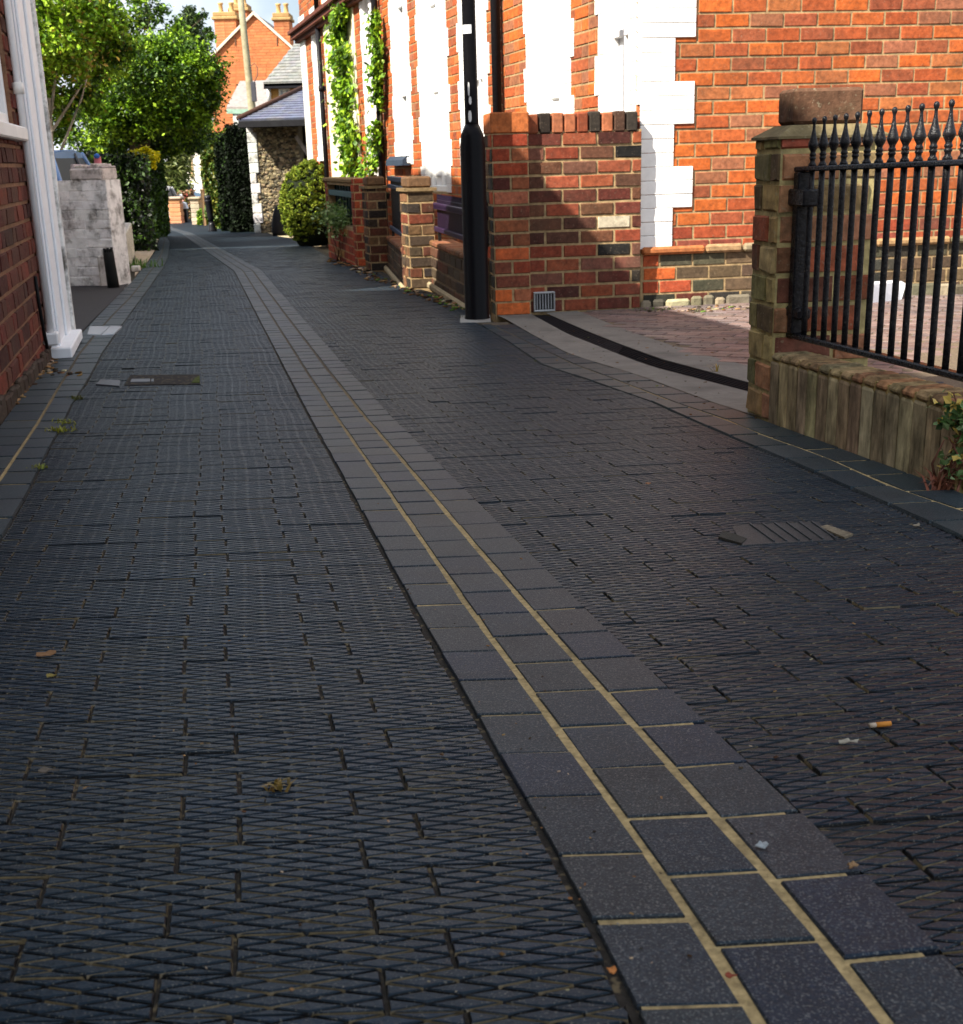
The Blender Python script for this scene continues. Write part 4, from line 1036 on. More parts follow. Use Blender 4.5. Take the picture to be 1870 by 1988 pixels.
# unseen house block added left of the view to shade yard and lane
nh=thing('lane_shade_house','unseen grey house added beyond the left edge to shade yard and lane','house',Vector((-7.2,9,gz(9))))
fp=[(-9.5,5.9),(-3.05,5.9),(-3.25,7.6),(-5.3,12.2),(-9.5,12.2)]
mb=MB(); mb.prism([(x,y,gz(9)-.3) for x,y in fp],(0,0,4.2-gz(9)+.3),(.5,.5,.48)); part(mb,'wall',M['brick_far'],nh)
mb=MB(); ce=Vector((-7.2,8.6,5.1)); f2=[Vector((x,y,4.22)) for x,y in [(-9.7,5.8),(-3.0,5.8),(-3.2,7.65),(-5.25,12.35),(-9.7,12.35)]]
mb.add(f2+[ce]+[p-Z3*.02 for p in f2],[(i,(i+1)%5,5) for i in range(5)]+[(6,7,8,9,10)],(.1,.1,.11)); part(mb,'roof',M['slate'],nh)
# ------------------------------------------------------------------ white yard wall, stump, posts
Wc=G(228,554); Wl_=G(100,548); w0=Vector((Wc.x,Wc.y,0)); dv=Vector((-1,.25,0)).normalized(); nv=Vector((dv.y,-dv.x,0)); nv=-nv if nv.y>0 else nv
zt=zat(Wc.x,Wc.y,349); 
yw=thing('yard_wall','crumbling white painted brick wall with peeling dark patches, closing the yard beyond the left house','garden wall',Wc)
mb=MB(); mb.obox(w0+Z3*(Wc.z-.2)-nv*.2,dv*2.4,nv*.2,Z3*(zt-Wc.z+.2-.0),(.88,.87,.85))
def palY(u,z): return jit((.9,.89,.87),.04)
bricks(mb,w0,dv,nv,0,2.4,Wc.z,zt,None,palf=palY,course=.0675,bl=.2,mort=.004,proud=.004,rough=.006)
part(mb,'wall_face',M['oldwhite'],yw)
mb=MB(); pc=w0+dv*.02; mb.obox(pc+Z3*(zt+.0)-nv*.21,dv*.26,nv*.22,Z3*.085,(.62,.57,.54),.012)
for k in range(8): mb.obox(pc+dv*(.0+k*.032)+Z3*(zt+.08)-nv*.2,dv*.026,nv*.2,Z3*random.uniform(.015,.04),jit((.5,.44,.42),.15),.006)
part(mb,'broken_cap',M['oldwhite'],yw)
Ws=G(262,494); s1=Vector((Ws.x,Ws.y,0)); su_,sl_=run(w0,s1)
mb=MB(); zs=zat(s1.x,s1.y,432); mb.obox(w0+Z3*(Wc.z-.2)+su_*.02,su_*sl_,Vector((-su_.y,su_.x,0))*.12,Z3*(zs-Wc.z+.2),(.66,.64,.6),.01); part(mb,'side_wall',M['oldwhite'],yw)
for (px,pyb,pyt,w_,cc) in ((236,450,362,.08,(.3,.28,.26)),(250,450,372,.075,(.75,.73,.7))):
    t_=(px-228)/34.; b_=w0+su_*sl_*t_*.55; b_.z=0
    mb=MB(); z1_=zat(b_.x,b_.y,pyt); mb.obox(b_+Z3*(Wc.z+.1),su_*w_*2.2,Vector((-su_.y,su_.x,0))*w_,Z3*(z1_-Wc.z-.1),cc,.008)
    part(mb,'post',M['oldwhite'],yw)
q=G(226,557); mb=MB(); ring=[]
for (r,zf_,dx) in ((.042,0,0),(.04,.1,-.004),(.038,.2,-.008),(.037,.25,-.01)): ring.append((r,zf_,dx))
mb.tube([q+Vector((dx-.005,-.05,z)) for r,z,dx in ring],[r for r,_,_ in ring],9,(.012,.013,.013)); 
for k in range(5): mb.obox(q+Vector((-.045+k*.013,-.07,.24)),(.01,0,0),(0,.03,0),(0,0,random.uniform(.015,.05)),(.012,.013,.013))
tag(mb.build('timber_stump',M['wood']),'short charred black timber stump leaning against the white yard wall corner','post')
mb=MB(); q=G(255,528); mb.obox(q,(.07,0,0),(0,.06,0),(0,0,.05),(.7,.68,.62),.008); tag(mb.build('small_box',M['oldwhite']),'tiny cream block on the ground beside the weeds at the yard wall','block')
# dark apron and pale gravel on the left
def gpoly(name,pts,dz,col,m):
    P_=gl(pts); mb=MB(); mb.add([(p.x,p.y,gz(p.y)+dz) for p in P_],[tuple(range(len(P_)))],col); o=mb.build(name,M[m]); o['kind']='structure'; return o
gpoly('yard_apron',[(130,668),(160,642),(196,606),(228,575),(252,548),(226,552),(100,551),(20,556)],.0,(.035,.036,.04),'conc')
gpoly('gravel_verge',[(262,537),(288,506),(303,483),(307,464),(266,462),(262,494)],.002,(.42,.34,.25),'earth')
gpoly('pavement_left',[(-60,800),(15,803),(50,758),(85,713),(128,670),(102,690),(0,812)],.001,(.06,.055,.045),'conc')
# ------------------------------------------------------------------ foliage
LEAFC=np.array([srgb(92,130,24),srgb(110,150,30),srgb(70,108,22),srgb(130,165,45),srgb(56,88,22)])
def leaves(name,blobs,n,size,pal,material,parent,aspect=1.5,spread=.16,shell=.55,droop=0,clumps=60,seed=1,flat=0.4):
    """blobs: list of (center,(rx,ry,rz)); leaf shaped quads in clumps spread through the crown volume"""
    rg=np.random.default_rng(seed)
    vol=np.array([b[1][0]*b[1][1]*b[1][2] for b in blobs]); pr=vol/vol.sum()
    bi=rg.choice(len(blobs),clumps,p=pr)
    d=rg.normal(size=(clumps,3)); d/=np.linalg.norm(d,axis=1)[:,None]; rr=(shell+(1-shell)*rg.random(clumps))**.8
    cen=np.array([blobs[i][0] for i in bi]); rad=np.array([blobs[i][1] for i in bi])
    cc=cen+d*rad*rr[:,None]
    sz=spread*(.6+.8*rg.random(clumps))*rad.mean(1)/.6
    ci=rg.integers(0,clumps,n)
    pos=cc[ci]+rg.normal(size=(n,3))*sz[ci][:,None]*np.array([1,1,.75])*.75
    pos[:,2]-=droop*np.abs(rg.normal(size=n))*sz[ci]
    # orientation
    nn=rg.normal(size=(n,3)); nn[:,2]=np.abs(nn[:,2])*(1+flat*2); nn/=np.linalg.norm(nn,axis=1)[:,None]
    t=rg.normal(size=(n,3)); t-=nn*(t*nn).sum(1)[:,None]; t/=np.linalg.norm(t,axis=1)[:,None]; bb=np.cross(nn,t)
    L_=size*(.6+.8*rg.random(n))[:,None]; w_=L_/aspect
    a=pos-t*L_*.5; c=pos+t*L_*.5+nn*L_*-.12; b=pos+bb*w_*.5+nn*L_*.06; e=pos-bb*w_*.5+nn*L_*.06
    co=np.stack([a,b,c,e],1).reshape(-1,3); fs=np.arange(4*n).reshape(-1,4)
    ck=rg.integers(0,len(pal),clumps); kk=np.where(rg.random(n)<.6,ck[ci],rg.integers(0,len(pal),n))
    cl=np.array(pal)[kk]*(.7+.6*rg.random(n))[:,None]
    off=np.array([0,0,0.])
    if parent is not None: off=np.array(parent.location)
    return npmesh(name,co-off,[fs],[cl],material,None,parent)
def tree(name,label,cat,base,trunk_top,r0,blobs,n,size,pal,mkey='leaf',limbs=6,barkc=(.12,.09,.06),seed=1,group=None,**k):
    t=thing(name,label,cat,Vector(base),group)
    mb=MB(); b=Vector(base);tt=Vector(trunk_top)
    mb.tube([b-Z3*.05,b+(tt-b)*.35+Vector((.03,0,0)),b+(tt-b)*.7+Vector((-.03,.02,0)),tt],[r0*1.2,r0*.9,r0*.7,r0*.5],10,barkc)
    tr=part(mb,'trunk',M['bark'],t)
    rr=random.Random(seed)
    if limbs:
        mb=MB()
        for i in range(limbs):
            bl_=blobs[i%len(blobs)]; s=b+(tt-b)*rr.uniform(.55,1)
            e=Vector(bl_[0])+Vector([rr.uniform(-.6,.6)*bl_[1][q] for q in range(3)]); m_=(s+e)/2+Vector((rr.uniform(-.1,.1),rr.uniform(-.1,.1),.1))
            mb.tube([s,m_,e],[r0*.4,r0*.25,r0*.08],7,barkc)
        part(mb,'limbs',M['bark'],t)
    leaves('crown',blobs,n,size,pal,M[mkey],t,seed=seed,**k)
    return t
def pxb(px,py,Y,rx,rz,ry=None):
    """blob centred at that picture position at depth Y, radii given in picture units"""
    c=at(px,py,Y); s=Y/F; return ((c.x,c.y,c.z),(rx*s,(ry if ry else rx)*s,rz*s))
DG=[srgb(40,62,18),srgb(52,78,24),srgb(30,48,16),srgb(64,92,26)]
VG=[srgb(100,138,22),srgb(124,160,28),srgb(80,116,20),srgb(150,182,46),srgb(52,82,18)]
CG=[srgb(12,20,9),srgb(17,28,12),srgb(9,15,8),srgb(22,34,14)]
b=at(97,330,15.5); b.z=gz(15)
tree('garden_tree','bright green broadleaf tree with pale bare trunk rising behind the parked blue car','tree',b,at(95,190,15.5),.05,[pxb(60,40,15.5,150,110),pxb(150,70,16.5,85,90),pxb(120,180,16,75,85),pxb(190,40,17,60,70),pxb(90,235,16,60,50)],44000,.06,VG+VG+[srgb(150,130,50)],seed=3,clumps=150,spread=.13,barkc=(.4,.36,.3),group='trees left of the lane')
b=at(245,300,20.5); b.z=gz(20)
tree('garden_tree','dense overhanging tree with bright sunlit top and black shaded underside, leaning over the lane','tree',b,at(262,200,20.5),.09,[pxb(300,150,20,100,75),pxb(370,160,20,65,70),pxb(235,165,20.5,80,90),pxb(300,225,20.5,105,50),pxb(200,240,21,85,70),pxb(300,262,21.5,95,34),pxb(385,215,20,42,40)],80000,.062,VG+DG[:2],seed=5,clumps=260,spread=.12,shell=.55,group='trees left of the lane')
b=at(397,350,38); b.z=gz(38)
tree('tall_conifer','grey green feathery conifer standing behind the overhanging tree','tree',b,at(372,60,38),.1,[pxb(372,150,38,34,80),pxb(372,80,38,24,60),pxb(395,110,38,20,60),pxb(350,100,38,20,50)],16000,.16,[srgb(70,88,52),srgb(88,104,66),srgb(52,70,40)],'needle',seed=8,clumps=120,aspect=3,droop=1.2,group='trees left of the lane')
b=at(270,350,32); b.z=gz(32)
tree('thin_tree','sparse tree with small leaves against the sky above the overhanging tree','tree',b,at(270,60,32),.06,[pxb(255,25,32,60,45),pxb(320,20,32,50,40),pxb(290,60,32,60,40),pxb(390,45,32,22,40)],2600,.11,VG+DG,seed=9,clumps=45,spread=.12,group='trees left of the lane')
b=at(335,400,42); b.z=gz(42)
tree('willow','pale green drooping willow beyond the lamp post','tree',b,at(334,280,42),.1,[pxb(338,300,42,24,75),pxb(322,330,42,20,60),pxb(348,250,42,18,50)],12000,.22,[srgb(110,124,62),srgb(92,108,50),srgb(132,140,80)],'leaf',seed=10,clumps=60,aspect=4,droop=1.5,group='trees left of the lane')
def hedge(name,label,cat,boxes,n,size,pal,mk='leaf',seed=1,group=None,fill=.12,shear=0):
    (c,(hx,hy,hz))=boxes[0]; base=Vector((c[0],c[1],gz(c[1])))
    t=thing(name,label,cat,base,group); rg=np.random.default_rng(seed)
    co=[];
    tot=sum(b_[1][0]*b_[1][2] for b_ in boxes)
    for (c,(hx,hy,hz)) in boxes:
        m_=int(n*hx*hz/tot); p=rg.uniform(-1,1,(m_,3)); ax=rg.integers(0,3,m_); sgn=np.sign(p[np.arange(m_),ax]); p[np.arange(m_),ax]=sgn*(1-fill*rg.random(m_)**1.5*2)
        p*=np.array([hx,hy,hz]); 
        # uneven outline
        for i in range(m_):
            w_=noise.noise(Vector((p[i,0]*3+seed,p[i,1]*3,p[i,2]*3)))*.16+noise.noise(Vector((p[i,0]*9+seed,p[i,1]*9,p[i,2]*9)))*.07
            p[i]*= (1+w_*min(1.2,.35/max(hx,.1)+.6))
        p[:,0]+=shear*(p[:,1]+hy); co.append(p+np.array(c))
    pos=np.concatenate(co); m_=len(pos)
    nn=rg.normal(size=(m_,3)); nn/=np.linalg.norm(nn,axis=1)[:,None]; tt=rg.normal(size=(m_,3)); tt-=nn*(tt*nn).sum(1)[:,None]; tt/=np.linalg.norm(tt,axis=1)[:,None]; bb=np.cross(nn,tt)
    L_=size*(.6+.8*rg.random(m_))[:,None]; w_=L_/1.8
    v=np.stack([pos-tt*L_/2,pos+bb*w_/2,pos+tt*L_/2,pos-bb*w_/2],1).reshape(-1,3)
    cl=np.array(pal)[rg.integers(0,len(pal),m_)]*(.7+.6*rg.random(m_))[:,None]
    npmesh('foliage',v-np.array(base),[np.arange(4*m_).reshape(-1,4)],[cl],M[mk],None,t)
    # branch mass inside
    mb=MB(); r_=random.Random(seed)
    for (c,(hx,hy,hz)) in boxes:
        for k in range(14):
            ya=r_.uniform(-.6,.6)*hy; yb=ya+r_.uniform(-.15,.15)*hy; b0=Vector((c[0]+r_.uniform(-.5,.5)*hx+shear*(ya+hy),c[1]+ya,c[2]-hz)); e=Vector((c[0]+r_.uniform(-.65,.65)*hx+shear*(yb+hy),c[1]+yb,c[2]+r_.uniform(.1,.7)*hz))
            mb.tube([b0,(b0+e)/2,e],[.02,.014,.006],5,(.05,.04,.03))
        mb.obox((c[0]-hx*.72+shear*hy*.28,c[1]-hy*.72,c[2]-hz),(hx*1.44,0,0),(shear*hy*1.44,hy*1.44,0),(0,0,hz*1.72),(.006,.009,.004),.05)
    part(mb,'branches',M['bark'],t)
    return t
def hb(pxl,pxr,pyb,pyt,Y,hy):
    c0=at(pxl,pyb,Y);c1=at(pxr,pyb,Y); c1.z=zat(c1.x,Y,pyt); z0=gz(Y); return (((c0.x+c1.x)/2,Y+hy,(z0+c1.z)/2),((c1.x-c0.x)/2,hy,(c1.z-z0)/2))
hedge('hedge','long dark clipped hedge behind the white yard wall, running down the left of the lane','hedge',[hb(258,304,466,302,15.5,3.),hb(150,270,400,304,15.5,.8)],34000,.06,DG+CG,seed=21,shear=-.3)
yb_=thing('yellow_bush','bright yellow leaved bush on top end of the dark left hedge','bush',Vector((at(290,307,16.4).x,16.4,gz(16.4))))
leaves('foliage',[(tuple(at(284,300,16.2)),(.17,.2,.09)),(tuple(at(266,302,16.4)),(.1,.2,.06)),(tuple(at(298,312,15.8)),(.09,.16,.09))],3600,.045,[srgb(225,212,20),srgb(205,196,25),srgb(170,175,30)],M['leaf'],yb_,clumps=60,spread=.1,seed=22,shell=.4)
mb=MB(); p_=Vector(at(287,318,16.5)); mb.tube([p_-Z3*.1,p_,Vector(at(286,308,16.4))],[.02,.015,.008],6,(.08,.06,.03)); part(mb,'stem',M['bark'],yb_)
hedge('green_bush','rough green bushes under the overhanging tree at the lane end, left of the lamp post','bush',[hb(278,304,440,300,22,.5)],9000,.08,DG+VG[2:3],seed=23)
conif=[('tall black green column conifer right of the lane, next to the flint outbuilding',hb(450,508,450,246,24.5,.35),CG,18000),('dark green conifer left of the blackest one, right of the lane',hb(428,458,450,262,26,.35),CG+DG[:1],9000)]
for l_,bx_,pl_,n_ in conif: hedge('column_conifer',l_,'conifer',[bx_],n_,.06,pl_,'needle',seed=len(l_),group='column conifers right of the lane')
hedge('green_bush','mid green shrub with brownish sunlit leaves left of the dark conifers','bush',[hb(402,434,440,272,29,.5)],9000,.1,[srgb(80,105,35),srgb(110,110,40),srgb(60,85,25)],seed=31)
# round clipped bush: sunlit golden green
rb_=thing('round_bush','large rounded golden green clipped bush beside the planter wall','bush',G(600,476))
c_=at(600,392,15.6); s=15.6/F
cz=(gz(15.6)+zat(c_.x,15.6,308))/2; hz=(zat(c_.x,15.6,308)-gz(15.6))/2
leaves('foliage',[((c_.x,15.7,cz),(54*s,.4,hz*.92)),((c_.x-.05,15.7,cz-.1),(50*s,.38,hz*.8)),((c_.x+.03,15.7,cz+.12),(44*s,.34,hz*.75))],30000,.042,[srgb(120,135,40),srgb(96,115,34),srgb(140,150,55),srgb(78,96,28)],M['needle'],rb_,clumps=1500,spread=.022,shell=.93,seed=41,aspect=2.5)
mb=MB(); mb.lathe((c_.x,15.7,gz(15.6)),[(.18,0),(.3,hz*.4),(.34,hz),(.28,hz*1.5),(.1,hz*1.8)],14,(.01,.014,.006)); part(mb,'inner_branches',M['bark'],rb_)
# ivy on house C
def climber(label,name,pts,w_px,n,size,seed,pal=VG):
    """pts: picture positions down the facade; leaves hug the wall"""
    rg=np.random.default_rng(seed); P_=[onpl(px,py,C+fN*.05,fN) for px,py in pts]
    t=thing(name,label,'climbing plant',Vector((P_[-1].x,P_[-1].y,P_[-1].z)))
    mb=MB(); mb.tube([p-fN*0 for p in P_],[.012]*len(P_),6,(.1,.08,.05)); part(mb,'stem',M['bark'],t)
    pos=[]
    for i in range(n):
        k=rg.random()*(len(P_)-1); a=int(k); f=k-a; p=P_[a]*(1-f)+P_[a+1]*f; w_=w_px[a]*(1-f)+w_px[a+1]*f
        wig=.6+.7*noise.noise(Vector((p.z*3.,seed,0)))
        p=p+fU*float(rg.normal())*w_*wig+fN*abs(float(rg.normal()))*.05*(1+w_*1.2)+Z3*float(rg.normal())*.04
        if noise.noise(p*4.+Vector((seed,0,0)))<-.12: continue
        pos.append(p)
    pos=np.array(pos);m_=len(pos)
    nn=rg.normal(size=(m_,3))*.7+np.array(fN)+np.array([0,0,.5]); nn/=np.linalg.norm(nn,axis=1)[:,None]; tt=rg.normal(size=(m_,3)); tt[:,2]-=.7; tt-=nn*(tt*nn).sum(1)[:,None]; tt/=np.linalg.norm(tt,axis=1)[:,None]; bb=np.cross(nn,tt)
    L_=size*(.6+.8*rg.random(m_))[:,None]
    v=np.stack([pos-tt*L_/2,pos+bb*L_/3.2,pos+tt*L_/2,pos-bb*L_/3.2],1).reshape(-1,3)
    cl=np.array(pal)[rg.integers(0,len(pal),m_)]*(.7+.6*rg.random(m_))[:,None]
    npmesh('leaves',v-np.array(t.location),[np.arange(4*m_).reshape(-1,4)],[cl],M['leaf'],None,t)
climber('broad light green ivy column climbing the cream wall of the far terrace house','ivy',[(672,22),(664,60),(668,110),(672,160),(676,210),(682,260),(686,305),(690,338)],[.22,.26,.34,.3,.3,.34,.3,.3],5200,.07,3)
climber('narrow green creeper following the black downpipe, right of the broad ivy','creeper',[(737,30),(739,90),(742,150),(741,210),(738,270),(728,320),(722,340)],[.05,.07,.07,.08,.12,.2,.2],2600,.055,5)
# rose-like climber at right frame edge
def shrub_px(name,label,cat,centre,rad,n,size,pal,seed,stems=8,aspect=1.3,clumps=40,spread=.2):
    b_=Vector((centre[0],centre[1],gz(centre[1]))); t=thing(name,label,cat,b_)
    leaves('leaves',[(centre,rad)],n,size,pal,M['leaf'],t,seed=seed,clumps=clumps,spread=spread,shell=.3,aspect=aspect)
    mb=MB(); r_=random.Random(seed)
    for k in range(stems):
        e=Vector(centre)+Vector([r_.uniform(-.9,.9)*rad[q] for q in range(3)]); s_=b_+Vector((r_.uniform(-.04,.04),r_.uniform(-.03,.03),0)); mb.tube([s_,(s_+e)/2+Vector((r_.uniform(-.02,.02),0,0)),e],[.003,.0024,.0012],5,(.16,.07,.045))
    part(mb,'stems',M['bark'],t); return t
Q=G(1850,955); zz=zat(Q.x,Q.y,845); zt_=zat(Q.x,Q.y,770)
shrub_px('climbing_plant','small leaved climbing plant with a few yellow leaves, at the low wall end','climbing plant',(Q.x+.012,Q.y+.02,(Q.z+zt_)/2+.02),(.035,.05,(zt_-Q.z)/2),320,.017,[srgb(96,125,72),srgb(70,104,50),srgb(120,142,92),srgb(60,88,44),srgb(190,165,80)],51,stems=16,clumps=26,spread=.14)
q=G(655,430); 
cP=Vector(a0+U3*(L3*.5)-N3*.0); 
shrub_px('planter_plants','light green trailing plants spilling from the planter wall opening','plants',(cP.x-.02,cP.y,zo0+.06),(.32*.5,.45,.09),1500,.035,[srgb(110,140,70),srgb(140,160,100),srgb(80,110,50)],53,stems=8)
# weeds & tufts
def tuft(px,py,label,w_=.03,h_=.03,n=26,col=srgb(120,125,40),name='grass_tuft'):
    q=G(px,py); mb=MB(); r_=random.Random(int(px*7+py))
    for k in range(n):
        b_=q+Vector((r_.gauss(0,w_*.5),r_.gauss(0,w_*.35),0)); d=Vector((r_.gauss(0,.5),r_.gauss(0,.5),1)).normalized()*h_*r_.uniform(.5,1.2); s_=Vector((d.y,-d.x,0)).normalized()*.0015*(1+h_*20)
        m_=b_+d*.6; e=b_+d+Vector((d.x*.6,d.y*.6,-.2*h_)); mb.add([b_-s_,b_+s_,m_+s_*.7,m_-s_*.7,e],[(0,1,2,3),(3,2,4)],jit(col,.3))
    o=tag(mb.build(name,M['leaf']),label,'grass tuft')
    if w_>.1: o['kind']='stuff'
tuft(118,838,'yellow green moss tuft growing along the left kerb joint',.035,.02,60,srgb(140,140,45))
tuft(126,822,'second small moss tuft further along the left kerb joint',.03,.018,40,srgb(130,135,45))
tuft(150,775,'small dark weed on the left kerb above the yellow moss tufts',.03,.018,40,srgb(90,95,40))
tuft(76,910,'small yellowish moss tuft at the left kerb, nearest to the viewer',.02,.014,30,srgb(130,135,55))
tuft(534,1532,'dry yellow grass sprig between the diamond pavers in the foreground',.010,.012,18,srgb(118,98,48))
tuft(268,520,'green weeds at the foot of the white yard wall by the lane',.22,.12,120,srgb(80,120,40))
tuft(1390,724,'thin straw coloured grass sprig beside the black drain channel',.012,.05,7,srgb(150,130,70))
tuft(912,617,'weeds growing left of the lamp post foot',.05,.03,40,srgb(70,90,40))
tuft(1268,604,'low green weeds at the foot of the house plinth',.12,.02,60,srgb(80,95,45))
tuft(1355,606,'dark leafy weed at the foot of the house plinth, near the gate pillar',.05,.025,30,srgb(70,80,40))
tuft(1820,952,'tangle of reddish dry stems under the climbing plant',.02,.05,30,srgb(130,80,60))
# ------------------------------------------------------------------ far buildings
# flint outbuilding with slate hip roof
Y=23.5; s=Y/F
c0=at(497,448,Y); z0=gz(Y); cx0=c0.x; cx1=at(640,300,Y).x+1.; zE=at(520,238,Y).z
fb=thing('outbuilding','low flint outbuilding with blue grey slate roof, between dark conifers and round bush','outbuilding',Vector((cx0,Y,z0)))
mb=MB(); mb.box(cx0,Y,z0-.2,at(583,300,Y).x,Y+4,zE,(.19,.165,.115)); r_=random.Random(4)
xr_=at(583,300,Y).x
for k in range(1500):
    x=r_.uniform(cx0+.12,xr_-.03);z=r_.uniform(z0,zE-.03); rr=r_.uniform(.02,.05); mb.obox((x-rr,Y-.012-r_.uniform(0,.02),z-rr*.6),(rr*1.6,0,r_.uniform(-.02,.02)),(0,.03,0),(0,0,rr*1.1),jit(pick([srgb(128,112,84),srgb(96,86,66),srgb(150,136,106),srgb(70,64,52)]),.2),.012)
part(mb,'flint_wall',M['flint'],fb)
mb=MB(); z=z0
while z<zE: mb.box(cx0-.02,Y-.05,z,cx0+(.16 if r_.random()<.5 else .1),Y+.1,z+.18,jit((.6,.6,.57),.1),.012); z+=.185
part(mb,'quoin',M['oldwhite'],fb)
mb=MB(); mb.box(xr_+.002,Y+.5,z0-.1,cx1,Y+3.9,zE,(.02,.018,.016)); part(mb,'dark_bay',M['dark'],fb)
ba=at(577,262,Y-.06);bb_=at(606,306,Y-.06); mb=MB(); d=bb_-ba; mb.obox(ba,d,Vector((d.z,0,-d.x)).normalized()*.07,(0,.05,0),(.3,.27,.24),.006); part(mb,'brace',M['wood'],fb)
e0=at(463,233,Y-.5);e1=at(602,250,Y-.5); eR=cx1+.3
hz_=at(593,168,Y+1.8)
rl_=at(600,160,Y+2.2)
mb=MB()
E0_=Vector((e0.x,Y-.5,e0.z));E1_=Vector((eR,Y-.5,e0.z)); Rg0=Vector((hz_.x,Y+2.2,hz_.z+.02)); Rg1=Vector((eR,Y+2.2,hz_.z+.02)); Bk0=Vector((e0.x,Y+4.8,e0.z));Bk1=Vector((eR,Y+4.8,e0.z))
nx=22
def slates(mb,A,B,Cc,D,rows,cols,col):
    for i in range(rows):
        for j in range(cols):
            def Q(u,v): return (A*(1-u)+B*u)*(1-v)+(D*(1-u)+Cc*u)*v
            o_=(i%2)*.5/cols; u0_=min(1,j/cols+o_);u1_=min(1,(j+.97)/cols+o_)
            if u1_-u0_<.002: continue
            v0=i/rows;v1=(i+1.02)/rows; nn=(B-A).cross(D-A).normalized(); nn=nn if nn.z>0 else -nn
            mb.add([Q(u0_,v0)+nn*.02,Q(u1_,v0)+nn*.02,Q(u1_,v1)+nn*.004,Q(u0_,v1)+nn*.004,Q(u0_,v0),Q(u1_,v0)],[(0,1,2,3),(0,4,5,1)],jit(col,.16))
for tri in ((E0_,E1_,Rg1,Rg0),(E0_,Bk0,Rg0,Rg0)): 
    pass
mb.prism([E0_,E1_,Rg1,Rg0],Z3*-.06,srgb(60,64,78)); mb.prism([Bk0,Bk1,Rg1,Rg0],Z3*-.06,srgb(60,64,78)); mb.prism([E0_,Bk0,Rg0],Z3*-.06,srgb(60,64,78))
slates(mb,E0_,E1_,Rg1,Rg0,14,34,srgb(92,96,116))
part(mb,'roof',M['slate'],fb)
mb=MB(); mb.obox(E0_-Z3*.14-Vector((0,.04,0)),E1_-E0_,(0,.06,0),(0,0,.12),(.02,.02,.022),.01); mb.tube([E0_+Z3*.03,Rg0+Z3*.03],.05,6,srgb(70,50,42)); part(mb,'gutter',M['dark'],fb)
# dark rounded sack
q=G(545,452); q=Vector((at(543,450,21).x,21,gz(21)));mb=MB(); r0_=21/F
mb.lathe(q,[(13*r0_,0),(15*r0_,.08),(14*r0_,.2),(11*r0_,.34),(7*r0_,.45),(3*r0_,.5)],12,(.012,.012,.014)); o=mb.build('refuse_sack',M['plastic']); tag(o,'dark rounded refuse sack standing against the flint wall, left of the round bush','sack')
gpoly('verge_right',[(518,452),(575,450),(600,464),(560,462),(540,459)],.004,(.4,.33,.2),'earth')
# cottage with hipped grey roof behind
Y=31; c0=at(521,200,Y); zE=at(515,160,Y).z
ct=thing('cottage','ochre walled cottage with grey hipped roof behind the flint outbuilding','cottage',Vector((c0.x,Y,gz(Y))))
cx1=c0.x+4.2
mb=MB(); mb.box(c0.x,Y,gz(Y)-.2,cx1,Y+4.5,zE,(.5,.27,.08)); part(mb,'wall',M['brick_far'],ct)
A_=Vector((at(512,162,Y-.3).x,Y-.35,zE-.03));B_=Vector((cx1+.3,Y-.35,zE-.03)); rz=at(585,68,Y+2.2).z; C1=Vector((at(585,68,Y+2.2).x,Y+2.2,rz)); D1_=Vector((cx1,Y+2.2,rz)); A4=Vector((A_.x,Y+4.8,A_.z));B4=Vector((B_.x,Y+4.8,A_.z))
mb=MB(); mb.prism([A_,B_,D1_,C1],Z3*-.08,(.2,.2,.19)); mb.prism([A4,B4,D1_,C1],Z3*-.08,(.2,.2,.19)); mb.prism([A_,A4,C1],Z3*-.08,(.2,.2,.19)); slates(mb,A_,B_,D1_,C1,16,30,(.2,.2,.19)); part(mb,'roof',M['slate'],ct)
mb=MB(); mb.obox(A_-Z3*.14,B_-A_,(0,.06,0),(0,0,.13),(.015,.015,.018),.01); part(mb,'gutter',M['dark'],ct)
mb=MB(); x0=at(541,170,Y).x;x1=at(563,170,Y).x; zb_=at(550,190,Y).z; mb.box(x0,Y-.06,zb_,x1,Y-.01,zE-.12,(.78,.76,.7),.01); wn_o=part(mb,'window',M['white'],ct)
for k in range(2):
    mb=MB(); mb.box(x0+.05+k*(x1-x0)/2,Y-.075,zb_+.05,x0+(k+1)*(x1-x0)/2-.04,Y-.062,zE-.2,(.35,.38,.4)); part(mb,'pane',M['pane'],wn_o)
mb=MB(); xd=at(523,180,Y).x; mb.tube([(xd,Y-.06,at(523,166,Y).z),(xd,Y-.06,at(523,196,Y).z)],.05,8,(.75,.75,.72)); part(mb,'downpipe',M['white'],ct)
# big orange gable house
Y=62
def brickbox(mb,x0,y0,z0,x1,y1,z1,c): mb.box(x0,y0,z0,x1,y1,z1,c)
og=thing('gabled_house','tall orange brick gable house with two chimney stacks, far behind the telegraph pole','house',Vector((at(495,400,Y).x,Y,gz(Y))))
OC=(.5,.17,.065)
P_=lambda px,py,dy=0:at(px,py,Y+dy)
pts=[P_(398,420),P_(398,128),P_(406,119),P_(440,85),P_(493,30),P_(537,68),P_(585,112),P_(585,420)]
for p in (pts[0],pts[-1]): p.z=gz(Y)-.2
def stains(u,z): return OC
mb=MB(); mb.prism(pts,(0,6,0),OC)
